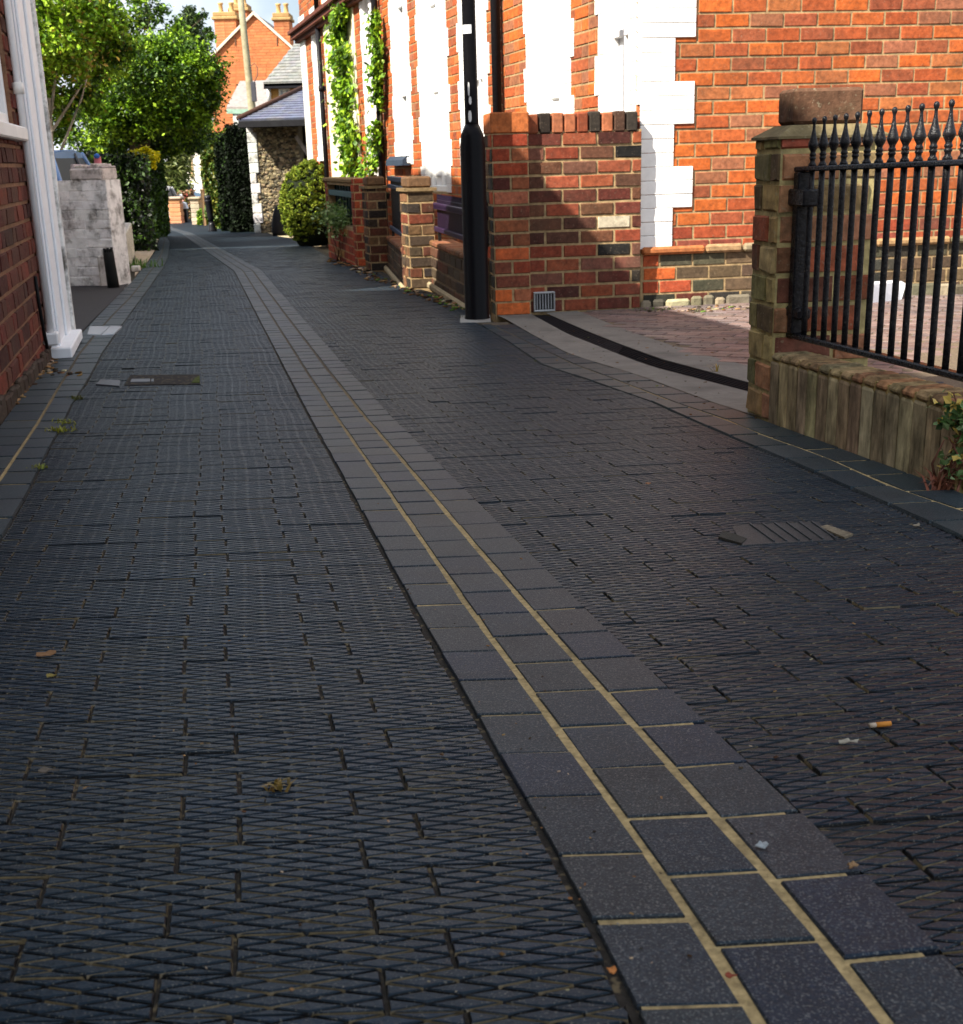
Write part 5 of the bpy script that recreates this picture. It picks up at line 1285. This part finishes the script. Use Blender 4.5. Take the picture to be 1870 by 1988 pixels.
# brick coursing on the gable as individual slim courses
za=gz(Y); r_=random.Random(9)
def gable_span(z):
    # x-range of the gable at height z
    xs_=[];n=len(pts)
    for i in range(n):
        a,b=pts[i],pts[(i+1)%n]
        if (a.z-z)*(b.z-z)<0: xs_.append(a.x+(b.x-a.x)*(z-a.z)/(b.z-a.z))
    return (min(xs_),max(xs_)) if len(xs_)>1 else None
z=P_(450,250).z
while z<P_(493,32).z:
    sp=gable_span(z+.05)
    if sp:
        x=sp[0]+.03
        while x<sp[1]-.2:
            L_=.5; mb.obox((x,Y-.01,z),(min(L_,sp[1]-x)-.02,0,0),(0,.01,0),(0,0,.115),jit(OC,.13)); x+=L_
    z+=.135
part(mb,'wall',M['brick_far'],og)
mb=MB()
for a,b in ((pts[2],pts[4]),(pts[4],pts[6])):
    mb.obox(a+Vector((0,-.15,.02)),b-a,(0,.2,0),(0,0,.16),(.7,.6,.45),.02)
part(mb,'verge_trim',M['whitebrick'],og)
mb=MB()
for a,b in ((pts[2],pts[4]),(pts[4],pts[6])): mb.prism([a+Z3*.02,b+Z3*.02,b+Z3*.02+Vector((0,6,0)),a+Z3*.02+Vector((0,6,0))],Z3*.12,(.12,.07,.05))
part(mb,'roof',M['slate'],og)
def chimney(pxl,pxr,pyb,pyt,dy,dep=1.2,pots=2):
    a=P_(pxl,pyb,dy);b=P_(pxr,pyt,dy); mb=MB(); z=a.z
    mb.box(a.x,Y+dy,a.z,b.x,Y+dy+dep,b.z-.35,OC)
    while z<b.z-.4:
        x=a.x
        while x<b.x-.1: mb.obox((x+.01,Y+dy-.012,z),(min(.5,b.x-x)-.02,0,0),(0,.012,0),(0,0,.115),jit((.48,.18,.075),.15)); x+=.5
        z+=.135
    mb.box(a.x-.1,Y+dy-.1,b.z-.35,b.x+.1,Y+dy+dep+.1,b.z-.2,(.4,.26,.11),.03); mb.box(a.x-.04,Y+dy-.04,b.z-.2,b.x+.04,Y+dy+dep+.04,b.z,(.38,.24,.1),.03)
    c=part(mb,'chimney',M['brick_far'],og)
    for k in range(pots):
        mb=MB(); x=a.x+(b.x-a.x)*(k+.5)/pots; mb.lathe((x,Y+dy+dep/2,b.z-.02),[(.15,0),(.12,.08),(.10,.4),(.14,.44),(.14,.5),(.09,.51)],12,(.5,.33,.14)); part(mb,'chimney_pot',M['terracotta'],c)
chimney(424,456,140,22,.3,pots=2); chimney(454,478,110,6,1.8,pots=2); chimney(537,560,120,24,.5,pots=2)
for px_,py_ in ((456,88),(537,88)):
    mb=MB(); mb.obox(P_(px_,py_,-.05),(P_(px_+1.5,py_,-.05)-P_(px_,py_,-.05)),(0,.03,0),P_(px_+1,py_-16,-.05)-P_(px_+1,py_,-.05),(.12,.08,.05)); part(mb,'wall_slot',M['brick_far'],og)
# low annex roof below gable (grey)
Y2=45
an=thing('annex','low grey roofed annex with pale green eaves, left of the telegraph pole foot','outbuilding',Vector((at(480,230,Y2).x,Y2,gz(Y2))))
a=at(440,212,Y2);b=at(540,212,Y2);c=at(517,160,Y2+3);d=at(470,185,Y2+3)
mb=MB(); mb.box(a.x+.2,Y2,gz(Y2)-.2,b.x,Y2+4,a.z-.05,(.6,.6,.55)); part(mb,'wall',M['oldwhite'],an)
mb=MB(); mb.prism([a,b,Vector((b.x,Y2+3,c.z)),Vector((c.x-1.,Y2+3,c.z))],Z3*.08,(.28,.24,.22)); mb.obox(a-Z3*.15-Vector((0,.05,0)),b-a,(0,.1,0),(0,0,.15),(.25,.4,.3)); part(mb,'roof',M['slate'],an)
# white far house
Y=48
wh=thing('white_house','narrow sunlit white house at the far end of the lane','house',Vector((at(370,400,Y).x,Y,gz(Y))))
a=at(352,300,Y);b=at(392,300,Y); za=gz(Y)-.1
mb=MB(); mb.box(a.x,Y,za,b.x,Y+4,at(370,258,Y).z,(.82,.78,.66)); mb.box(at(344,300,Y).x,Y+.4,za,a.x-.005,Y+4,at(350,275,Y).z,(.6,.35,.18)); part(mb,'wall',M['white'],wh)
mb=MB(); x0=at(366,300,Y).x;x1=at(372,300,Y).x; mb.box(x0,Y-.04,at(370,345,Y).z,x1,Y-.005,at(370,264,Y).z,(.5,.33,.17)); part(mb,'brown_panel',M['wood'],wh)
mb=MB(); mb.prism([(a.x-.2,Y-.2,at(370,260,Y).z),(b.x+.2,Y-.2,at(370,260,Y).z),(b.x+.2,Y+2,at(370,232,Y).z),(a.x-.2,Y+2,at(370,232,Y).z)],(0,0,.1),(.25,.2,.18)); part(mb,'roof',M['slate'],wh)
mb=MB(); x=at(374,230,Y-.1).x; mb.box(x-.12,Y+.3,at(370,256,Y).z,x+.12,Y+.6,at(370,226,Y).z,(.8,.78,.7)); mb.box(x-.28,Y+.15,at(370,226,Y).z,x+.28,Y+.75,at(370,220,Y).z,(.85,.82,.72),.03); part(mb,'chimney',M['white'],wh)
for k,(pxl,pxr,pyt,col,lab,nm,ct_) in enumerate([(329,352,388,(.5,.24,.12),'low orange brown brick wall at the lane end, beside the left bollard','garden_wall','garden wall'),(372,389,388,(.5,.42,.3),'pale stone gate pillar at the far lane end, in the middle between the bollards','gate_pillar','gate pillar')]):
    Yf=35.5+k*-1.5; a=at(pxl,420,Yf);b=at(pxr,420,Yf); t_=thing(nm,lab,ct_,Vector((a.x,Yf,gz(Yf)))); mb=MB(); zt_=at(pxl,pyt,Yf).z
    z=gz(Yf)-.05
    while z<zt_-.06:
        mb.box(a.x+random.uniform(-.01,.01),Yf,z,b.x+random.uniform(-.01,.01),Yf+.35,z+.115,jit(col,.18),.012); z+=.12
    part(mb,'shaft',M['brick'],t_); mb=MB(); mb.box(a.x-.05,Yf-.05,z,b.x+.05,Yf+.4,z+.07,jit((.4,.33,.24)),.02); part(mb,'cap',M['conc'],t_)
# two slim timber posts, one wooden
for (pxa,pyt,lab,c_) in ((396,370,'tall thin brown timber post at the far lane end, right of the stone gate pillar',(.38,.24,.12)),(411,368,'pale pinkish post behind the right bollard',(.6,.5,.45)),(419,374,'pale slim post just right of the pinkish post behind the right bollard',(.58,.5,.46))):
    Yf=33.; a=at(pxa,420,Yf); mb=MB(); mb.box(a.x-.04,Yf,gz(Yf)-.05,a.x+.04,Yf+.08,at(pxa,pyt,Yf).z,c_,.01); mb.box(a.x-.055,Yf-.015,at(pxa,pyt,Yf).z-.0,a.x+.055,Yf+.095,at(pxa,pyt,Yf).z+.04,c_,.01); tag(mb.build('fence_post',M['wood']),lab,'post')
hedge('green_bush','small bright green plants beside the stone gate pillar at the far lane end','bush',[hb(383,402,430,408,33.5,.3)],1200,.09,VG,seed=61)
hedge('red_flower_bush','reddish pink flowering bush above the far walls at the lane end','bush',[hb(346,368,398,372,39,.4)],1500,.09,[srgb(150,70,60),srgb(120,110,60),srgb(80,90,50),srgb(170,140,110)],seed=62)
hedge('green_bush','dull green bank of bushes closing the lane end behind everything','bush',[hb(290,460,420,330,52,1.5)],9000,.2,[srgb(70,88,40),srgb(90,104,50),srgb(56,70,32)],seed=63)
# bin
Yf=36; a=at(355,425,Yf);b=at(364,425,Yf); t_=thing('wheelie_bin','small black bin with pale tapered lid at the far lane end','bin',Vector((a.x,Yf,gz(Yf))))
mb=MB(); mb.box(a.x+.01,Yf,gz(Yf),b.x-.01,Yf+.2,at(360,405,Yf).z,(.01,.01,.012),.02); part(mb,'body',M['plastic'],t_)
mb=MB(); za=at(360,405,Yf).z; mb.prism([(a.x-.02,Yf-.02,za),(b.x+.02,Yf-.02,za),(b.x-.03,Yf-.02,za+.16),(a.x+.04,Yf-.02,za+.18)],(0,.24,0),(.6,.68,.78)); part(mb,'lid',M['plastic'],t_)
# bollards
for (px,py,pyt,lab,lean) in ((321,452,372,'left black cast bollard with flared foot, beside the white car',0),(411,449,379,'right black bollard, slightly tilted, in front of the pale posts',-.06)):
    q=G(px+2,py); h_=zat(q.x,q.y,pyt)-q.z; t_=thing('bollard',lab,'bollard',q,'bollards across the far end of the lane'); t_.rotation_euler=(0,lean,0)
    def lpart(prof,nm,col=(.008,.008,.01)):
        mb=MB(); mb.lathe((0,0,0),prof,16,col); o=mb.build(nm,M['iron']); o.parent=t_
    lpart([(.10,-.02),(.10,.02),(.085,.06),(.07,.14),(.055,.2)],'foot'); lpart([(.05,.2),(.062,.3),(.07,.34),(.075,h_-.14),(.08,h_-.13),(.08,h_-.1),(.07,h_-.09)],'shaft'); lpart([(.065,h_-.09),(.078,h_-.05),(.07,h_-.02),(.02,h_)],'head',(.012,.012,.015))
# far lamp post
q=at(322,400,27.5); q.z=gz(27.5)
t_=thing('lamp_post','thin distant black lamp post with white sign plates, above the left bollard','lamp post',q)
mb=MB(); s_=27.5/F; mb.lathe(q,[(4.5*s_,0),(4.5*s_,.9),(2.6*s_,1.0),(2.2*s_,at(322,200,27.5).z-q.z)],12,(.015,.015,.018)); part(mb,'column',M['black'],t_)
for py_,w_,h2 in ((308,8,10),(366,5,10)):
    mb=MB(); c=at(322,py_,27.35); mb.box(c.x-w_*s_*.6,c.y-.02,c.z-h2*s_*.5,c.x+w_*s_*.6,c.y-.005,c.z+h2*s_*.5,(.72,.74,.76),.01); part(mb,'sign_plate',M['white'],t_)
# telegraph pole
Y=27; a=at(489,206,Y);b=at(461,-60,Y); s_=Y/F
tp=thing('telegraph_pole','tall lichen grey wooden telegraph pole leaning slightly, in front of the orange gable','telegraph pole',Vector((a.x+.05,Y,gz(Y))))
mb=MB(); d=(b-a); base=a-d*((a.z-gz(Y))/d.z); mb.tube([base,a,(a+b)/2,b],[7.6*s_,7*s_,6*s_,5.2*s_],12,(.3,.27,.17)); part(mb,'pole',M['wood'],tp)
mb=MB(); pts=[at(488-2,130,Y-.1),at(494,122,Y-.1),at(500,132,Y-.1),at(500,146,Y-.1),at(494,158,Y-.1),at(494,172,Y-.1)]; mb.tube(pts,.012,6,(.2,.1,.06)); part(mb,'cable_loop',M['plastic'],tp)
mb=MB(); c=at(493,178,Y-.12); mb.box(c.x-.05,c.y-.05,c.z-.2,c.x+.05,c.y+.02,c.z+.2,(.06,.06,.07),.01); part(mb,'junction_box',M['plastic'],tp)
# ------------------------------------------------------------------ cars
def car(name,label,loc,rot,L_=3.5,W_=1.5,H=1.28,body=(.02,.03,.06),roofc=None,sc_=1.0,mir=(.8,.8,.82)):
    t=bpy.data.objects.new(name,None); COL.objects.link(t); t.location=loc; t.rotation_euler=(0,0,rot); t.scale=(sc_,)*3; tag(t,label,'car',rc=False)
    hl=L_/2
    def P(mb,nm,m,par=t):
        o=mb.build(nm,m); o.parent=par; return o
    # lower body: side profile with arches, extruded in slices for tumblehome
    prof=[(-hl,.32),(-hl-.02,.55),(-hl+.06,.74),(-hl+.5,.80),(hl-1.0,.80),(hl-.45,.74),(hl-.08,.62),(hl,.45),(hl-.03,.25)]
    def arch(cx,r=.31):
        return [(cx+r*math.cos(a),.28+r*math.sin(a)) for a in [math.pi*k/8 for k in range(9)]]
    low=[(hl-.03,.2)]+arch(hl-.62)+arch(-hl+.62)+[(-hl,.2)]
    poly=prof+low
    mb=MB(); n=len(poly); ys=[-W_/2+.04,-W_/2,-W_/2,W_/2,W_/2,W_/2-.04]
    vs=[];fs=[]
    for k,(y,sh) in enumerate(((-W_/2+.05,.97),(-W_/2,1),(W_/2,1),(W_/2-.05,.97))):
        vs+=[(x*sh,y if k in(1,2) else y,(z-.5)*sh+.5) for x,z in poly]
    # side order outer-inner
    order=[0,1,2,3]
    vs=[];
    for y,sh in ((-W_/2,.97),(-W_/2+.04,1),(W_/2-.04,1),(W_/2,.97)): vs+=[(x*sh,y,(z-.5)*sh+.5) for x,z in poly]
    for k in range(3):
        for i in range(n): fs.append((k*n+i,k*n+(i+1)%n,(k+1)*n+(i+1)%n,(k+1)*n+i))
    fs+=[tuple(range(n)),tuple(3*n+i for i in range(n))]
    mb.add(vs,fs,body); P(mb,'body',M['carpaint'])
    gh=[(-hl+.12,.79),(-hl+.35,H-.04),(-.2,H),(.35,H-.03),(hl-.95,.79)]
    mb=MB(); W2=W_/2-.06; W3=W_/2-.2
    a=[(x,-(W2 if z<1 else W3),z) for x,z in gh]; b_=[(x,(W2 if z<1 else W3),z) for x,z in gh]
    mb.add(a+b_,[(0,1,2,3,4),(5,6,7,8,9),(0,1,6,5),(3,4,9,8)],(.012,.016,.02)); P(mb,'windows',M['plastic'])
    mb=MB(); rp=[(x,z) for x,z in gh[1:4]]
    mb.prism([(rp[0][0]-.03,-W3-.015,rp[0][1]),(rp[1][0],-W3-.015,rp[1][1]+.012),(rp[2][0]+.03,-W3-.015,rp[2][1]),(rp[2][0]+.02,-W3-.015,rp[2][1]-.05),(rp[0][0],-W3-.015,rp[0][1]-.05)],(0,2*W3+.03,0),roofc or body)
    for sy in (-1,1):
        for (i,j) in ((0,1),(4,3)):
            p=Vector((gh[i][0],sy*(W2+.006),gh[i][1]));q=Vector((gh[j][0],sy*(W3+.006),gh[j][1])); mb.tube([p,q],.03,6,roofc or body)
        mb.tube([Vector((-.1,sy*(W2+.006),.79)),Vector((-.15,sy*(W3+.006),H-.03))],.028,6,(.01,.01,.012))
    P(mb,'roof',M['carpaint'])
    mb=MB()
    for sy in (-1,1): mb.obox((-hl+.15,sy*(W2+.05)-.008,.785),(L_-1.15,0,0),(0,.016,0),(0,0,.022),(.6,.62,.65))
    P(mb,'belt_trim',M['carpaint'])
    for sx in (-1,1):
        for sy in (-1,1):
            mb=MB(); cx=sx*(hl-.62); cy=sy*(W_/2-.09)
            mb.tube([(cx,cy-.085,.28),(cx,cy+.085,.28)],.27,20,(.015,.015,.015)); w_=P(mb,'wheel',M['plastic'])
            mb=MB(); mb.tube([(cx,cy+sy*.086-.004,.28),(cx,cy+sy*.086+.004,.28)],.17,12,(.4,.4,.42)); P(mb,'rim',M['carpaint'],w_)
    for sy in (-1,1):
        mb=MB(); mb.obox((hl-1.22,sy*(W2+.04)-(0 if sy>0 else .16),.84),(.07,0,0),(0,.16,0),(0,0,.14),mir,.03); P(mb,'wing_mirror',M['carpaint'])
        mb=MB(); mb.obox((hl-.12,sy*(W_/2-.3)-.1,.55),(.1,0,0),(0,.2,0),(0,0,.1),(.75,.77,.8),.02); P(mb,'headlight',M['pane'])
        mb=MB(); mb.obox((-hl-.02,sy*(W_/2-.18)-.08,.56),(.05,0,0),(0,.16,0),(0,0,.16),(.5,.02,.02),.015); P(mb,'tail_light',M['plastic'])
    mb=MB(); mb.box(-hl-.035,-.22,.42,-hl-.015,.22,.52,(.7,.7,.5)); P(mb,'number_plate',M['plastic'])
    return t
gzc=gz(12.2); zr=at(130,290,11.6).z; sca=(zr-gzc)/1.28; xr=at(166,330,11.3).x
car('parked_car','dark blue parked car with light blue roof behind the white yard wall',Vector((xr-.75*sca-.3,11.+1.75*sca,gzc)),math.radians(97),L_=3.5,body=srgb(40,55,80),roofc=srgb(110,150,205),sc_=sca)
q=at(308,425,37); car('parked_car','white parked car at the far lane end, left of the left bollard',Vector((q.x,37,gz(37))),math.radians(95),body=(.8,.82,.85),sc_=.8)
q=at(338,415,43); car('parked_car','light blue parked car beyond the lane end, right of the left bollard',Vector((q.x,43,gz(43)+.15)),math.radians(80),body=srgb(90,160,210),sc_=.8)
# pole with round blue top behind the yard wall
Y=11.2; a=at(191,322,Y); t_=thing('garden_post','thick pink post with round blue top behind the broken cap of the white yard wall','post',Vector((a.x,Y,gz(Y))))
mb=MB(); s_=Y/F; mb.tube([Vector((a.x,Y,gz(Y))),Vector((a.x,Y,at(191,304,Y).z))],6.5*s_,10,srgb(190,110,120)); part(mb,'post',M['plastic'],t_)
mb=MB(); c=at(188,303,Y-.02); mb.lathe((c.x,c.y,c.z-5*s_),[(1*s_,0),(4.5*s_,2*s_),(5.5*s_,5*s_),(4.5*s_,8*s_),(1*s_,10*s_)],12,srgb(60,110,190)); part(mb,'ball',M['plastic'],t_)
# ------------------------------------------------------------------ covers and litter on the paving
def tile(mb,quad,z0,z1,col,bev=.0015):
    P_=[G(*p) for p in quad]; c=sum(P_,Vector())/4
    top=[Vector((c.x+(p.x-c.x)*.985,c.y+(p.y-c.y)*.985,gz(p.y)+z1)) for p in P_]; bot=[Vector((p.x,p.y,gz(p.y)+z0)) for p in P_]
    mb.add(top+bot,[(0,1,2,3)]+[(4+i,4+(i+1)%4,(i+1)%4,i) for i in range(4)],col)
mc=thing('manhole_cover','recessed dark inspection cover across the left paving with pale slot plate and mossy corner','manhole cover',G(320,738))
mb=MB(); tile(mb,[(240,749),(390,747),(388,728),(252,729)],-.003,.0025,(.012,.012,.012)); part(mb,'frame',M['bed'],mc)
mb=MB(); tile(mb,[(253,744),(291,743.5),(292,737.5),(256,738)],.002,.005,(.12,.13,.14)); tile(mb,[(293.5,743.2),(298.5,743.1),(299,737.8),(294.5,737.8)],.002,.005,(.12,.13,.14)); part(mb,'slot_plate',M['slab'],mc)
mb=MB(); tile(mb,[(186,748),(232,752),(234,741),(196,739)],-.002,.0055,(.11,.12,.13)); part(mb,'side_plate',M['slab'],mc)
mb=MB(); tile(mb,[(372,745),(388,744.5),(388,731),(380,735)],.002,.0045,(.06,.08,.02)); part(mb,'moss',M['earth'],mc)
dc=thing('drain_cover','ribbed metal drain cover set in the right hand paving with sandy patches at each end','drain cover',G(1530,1035))
mb=MB(); tile(mb,[(1440,1060),(1620,1050),(1590,1013),(1420,1022)],-.003,.0012,(.03,.032,.034)); part(mb,'plate',M['slab'],dc)
mb=MB()
for k in range(6):
    a_=1462+k*24; b_=a_+50; tile(mb,[(a_+40,1054-k*1.0),(a_+43,1054-k*1.0),(a_+3-8,1019-k*.8),(a_-8,1019-k*.8)],.001,.004,(.05,.055,.06))
part(mb,'ribs',M['slab'],dc)
mb=MB(); tile(mb,[(1640,1047),(1657,1040),(1606,1022),(1590,1026)],.0,.0035,(.16,.13,.085)); tile(mb,[(1395,1045),(1440,1058),(1450,1048),(1404,1032)],-.001,.003,(.035,.032,.025)); part(mb,'sand_patch',M['sand'],dc)
kp=thing('cover_plate','pair of shiny pale metal cover plates set into the left kerb beside the board foot','cover plate',G(205,641))
for qd in ([(170,651),(196,652),(213,636),(175,635)],[(198,652),(222,650),(237,636),(215,635)]):
    mb=MB(); tile(mb,qd,.0,.007,(.42,.46,.5)); part(mb,'plate',M['carpaint'],kp)
def leafobj(px,py,label,w_,h_,col,name='fallen_leaf',seed=1,m='wood',cat='leaf'):
    q=G(px,py); r_=random.Random(seed); n=9; mb=MB(); vs=[]
    for k in range(n):
        a=2*math.pi*k/n; r=1+r_.uniform(-.35,.3); vs.append(q+Vector((math.cos(a)*w_*r,math.sin(a)*h_*r,.004+r_.uniform(0,.004))))
    c=q+Vector((0,0,.0055)); vs.append(c); b2=[v-Z3*.0012 for v in vs[:n]]
    mb.add(vs+b2,[(k,(k+1)%n,n) for k in range(n)]+[(n+1+k,n+1+(k+1)%n,(k+1)%n,k) for k in range(n)],col)
    tag(mb.build(name,M[m]),label,cat)
leafobj(1645,1449,'pale flat leaf fragment just below the cigarette end',.0085,.0035,srgb(150,145,130),seed=2)
leafobj(1480,1650,'grey white blob of chewing gum on a channel slab',.0052,.004,srgb(150,158,160),name='chewing_gum',seed=3,m='conc',cat='chewing gum')
leafobj(98,1505,'grey brown flat leaf on the far left foreground paving',.011,.0035,srgb(96,88,78),seed=4)
leafobj(92,1277,'curled tan leaf pieces on the left paving, above the grey brown leaf',.011,.006,srgb(128,96,66),seed=5)
leafobj(100,1320,'small yellow tan leaf close below the curled tan pieces',.006,.004,srgb(125,112,60),seed=6)
leafobj(1258,943,'single tan leaf speck on the right paving near the middle',.007,.006,srgb(150,110,80),seed=7)
leafobj(758,1148,'round pale pebble beside the channel slabs left edge',.005,.004,srgb(140,132,110),name='pebble',seed=8,m='conc',cat='pebble')
leafobj(1188,1895,'tiny orange brown leaf on the joint at the channel left edge',.0035,.0025,srgb(170,110,60),seed=9)
leafobj(1655,1690,'small tan leaf stuck at the right edge joint of the channel',.0045,.002,srgb(140,112,80),seed=10)
leafobj(1122,1927,'reddish leaf speck on the sandy joint at the bottom edge',.004,.003,srgb(140,70,50),seed=11) if False else None
leafobj(1420,1908,'reddish curled speck on the sandy joint near the bottom edge',.004,.003,srgb(130,66,48),seed=12)
leafobj(1780,1025,'pale pebble on the right paving below the kerb end',.006,.007,srgb(130,122,105),name='pebble',seed=13,m='conc',cat='pebble')
a=G(1688,1415);b=G(1729,1411); ci=thing('cigarette_end','smoked cigarette end with orange filter lying on the right foreground paving','cigarette end',a)
r=.0026; u_=(b-a); A1=a+Z3*(r+.001);B1=b+Z3*(r+.001)
mb=MB(); mb.tube([A1+u_*.3,B1],r,12,srgb(190,125,50)); part(mb,'filter',M['plastic'],ci)
mb=MB(); mb.tube([A1,A1+u_*.295],r*.95,12,srgb(175,160,140)); part(mb,'stub',M['conc'],ci)
# debris strewn along the wall foots
mb=MB(); r_=random.Random(77)
def scatter(a,b,n,wd,sz,cols,dz=.003):
    for k in range(n):
        f=r_.random(); px=a[0]+(b[0]-a[0])*f+r_.gauss(0,wd[0]);py=a[1]+(b[1]-a[1])*f+r_.gauss(0,wd[1]); q=G(px,py); s_=sz*r_.uniform(.4,1.4); an=r_.uniform(0,3.14)
        u=Vector((math.cos(an),math.sin(an),r_.uniform(-.2,.2)))*s_; v=Vector((-math.sin(an),math.cos(an),r_.uniform(-.2,.2)))*s_*r_.uniform(.3,.8)
        mb.obox(q-u/2-v/2+Z3*dz,u,v,Z3*s_*.25,jit(pick(cols),.3),s_*.08)
tan=[srgb(110,80,50),srgb(140,110,75),srgb(70,50,34),srgb(150,135,110),srgb(55,48,38)]
scatter((5,800),(100,695),260,(6,5),.02,tan); scatter((100,690),(140,665),60,(8,4),.02,tan); scatter((150,730),(60,715),40,(14,3),.02,tan)
scatter((700,530),(900,603),170,(5,4),.03,tan+[srgb(90,120,50)]); scatter((640,505),(720,530),60,(5,3),.035,tan)
scatter((1000,640),(1440,790),70,(30,22),.007,tan+[srgb(100,110,60)]); scatter((1150,650),(1440,700),60,(50,25),.009,[srgb(60,50,40),srgb(100,80,60)])
scatter((1260,604),(1450,600),60,(10,3),.02,tan+[srgb(90,110,50)])
scatter((1000,900),(1850,1300),90,(200,200),.0035,tan+[srgb(130,120,100)],.002)
scatter((100,1200),(900,1800),90,(250,250),.0028,tan+[srgb(130,120,100)],.002)
scatter((700,1100),(1300,1900),70,(60,60),.0025,tan+[srgb(130,120,100)],.002)
o=mb.build('fallen_debris',M['earth']); o['kind']='stuff'; o['label']='dry leaf fragments and grit strewn over paving and wall feet'; o['category']='debris'
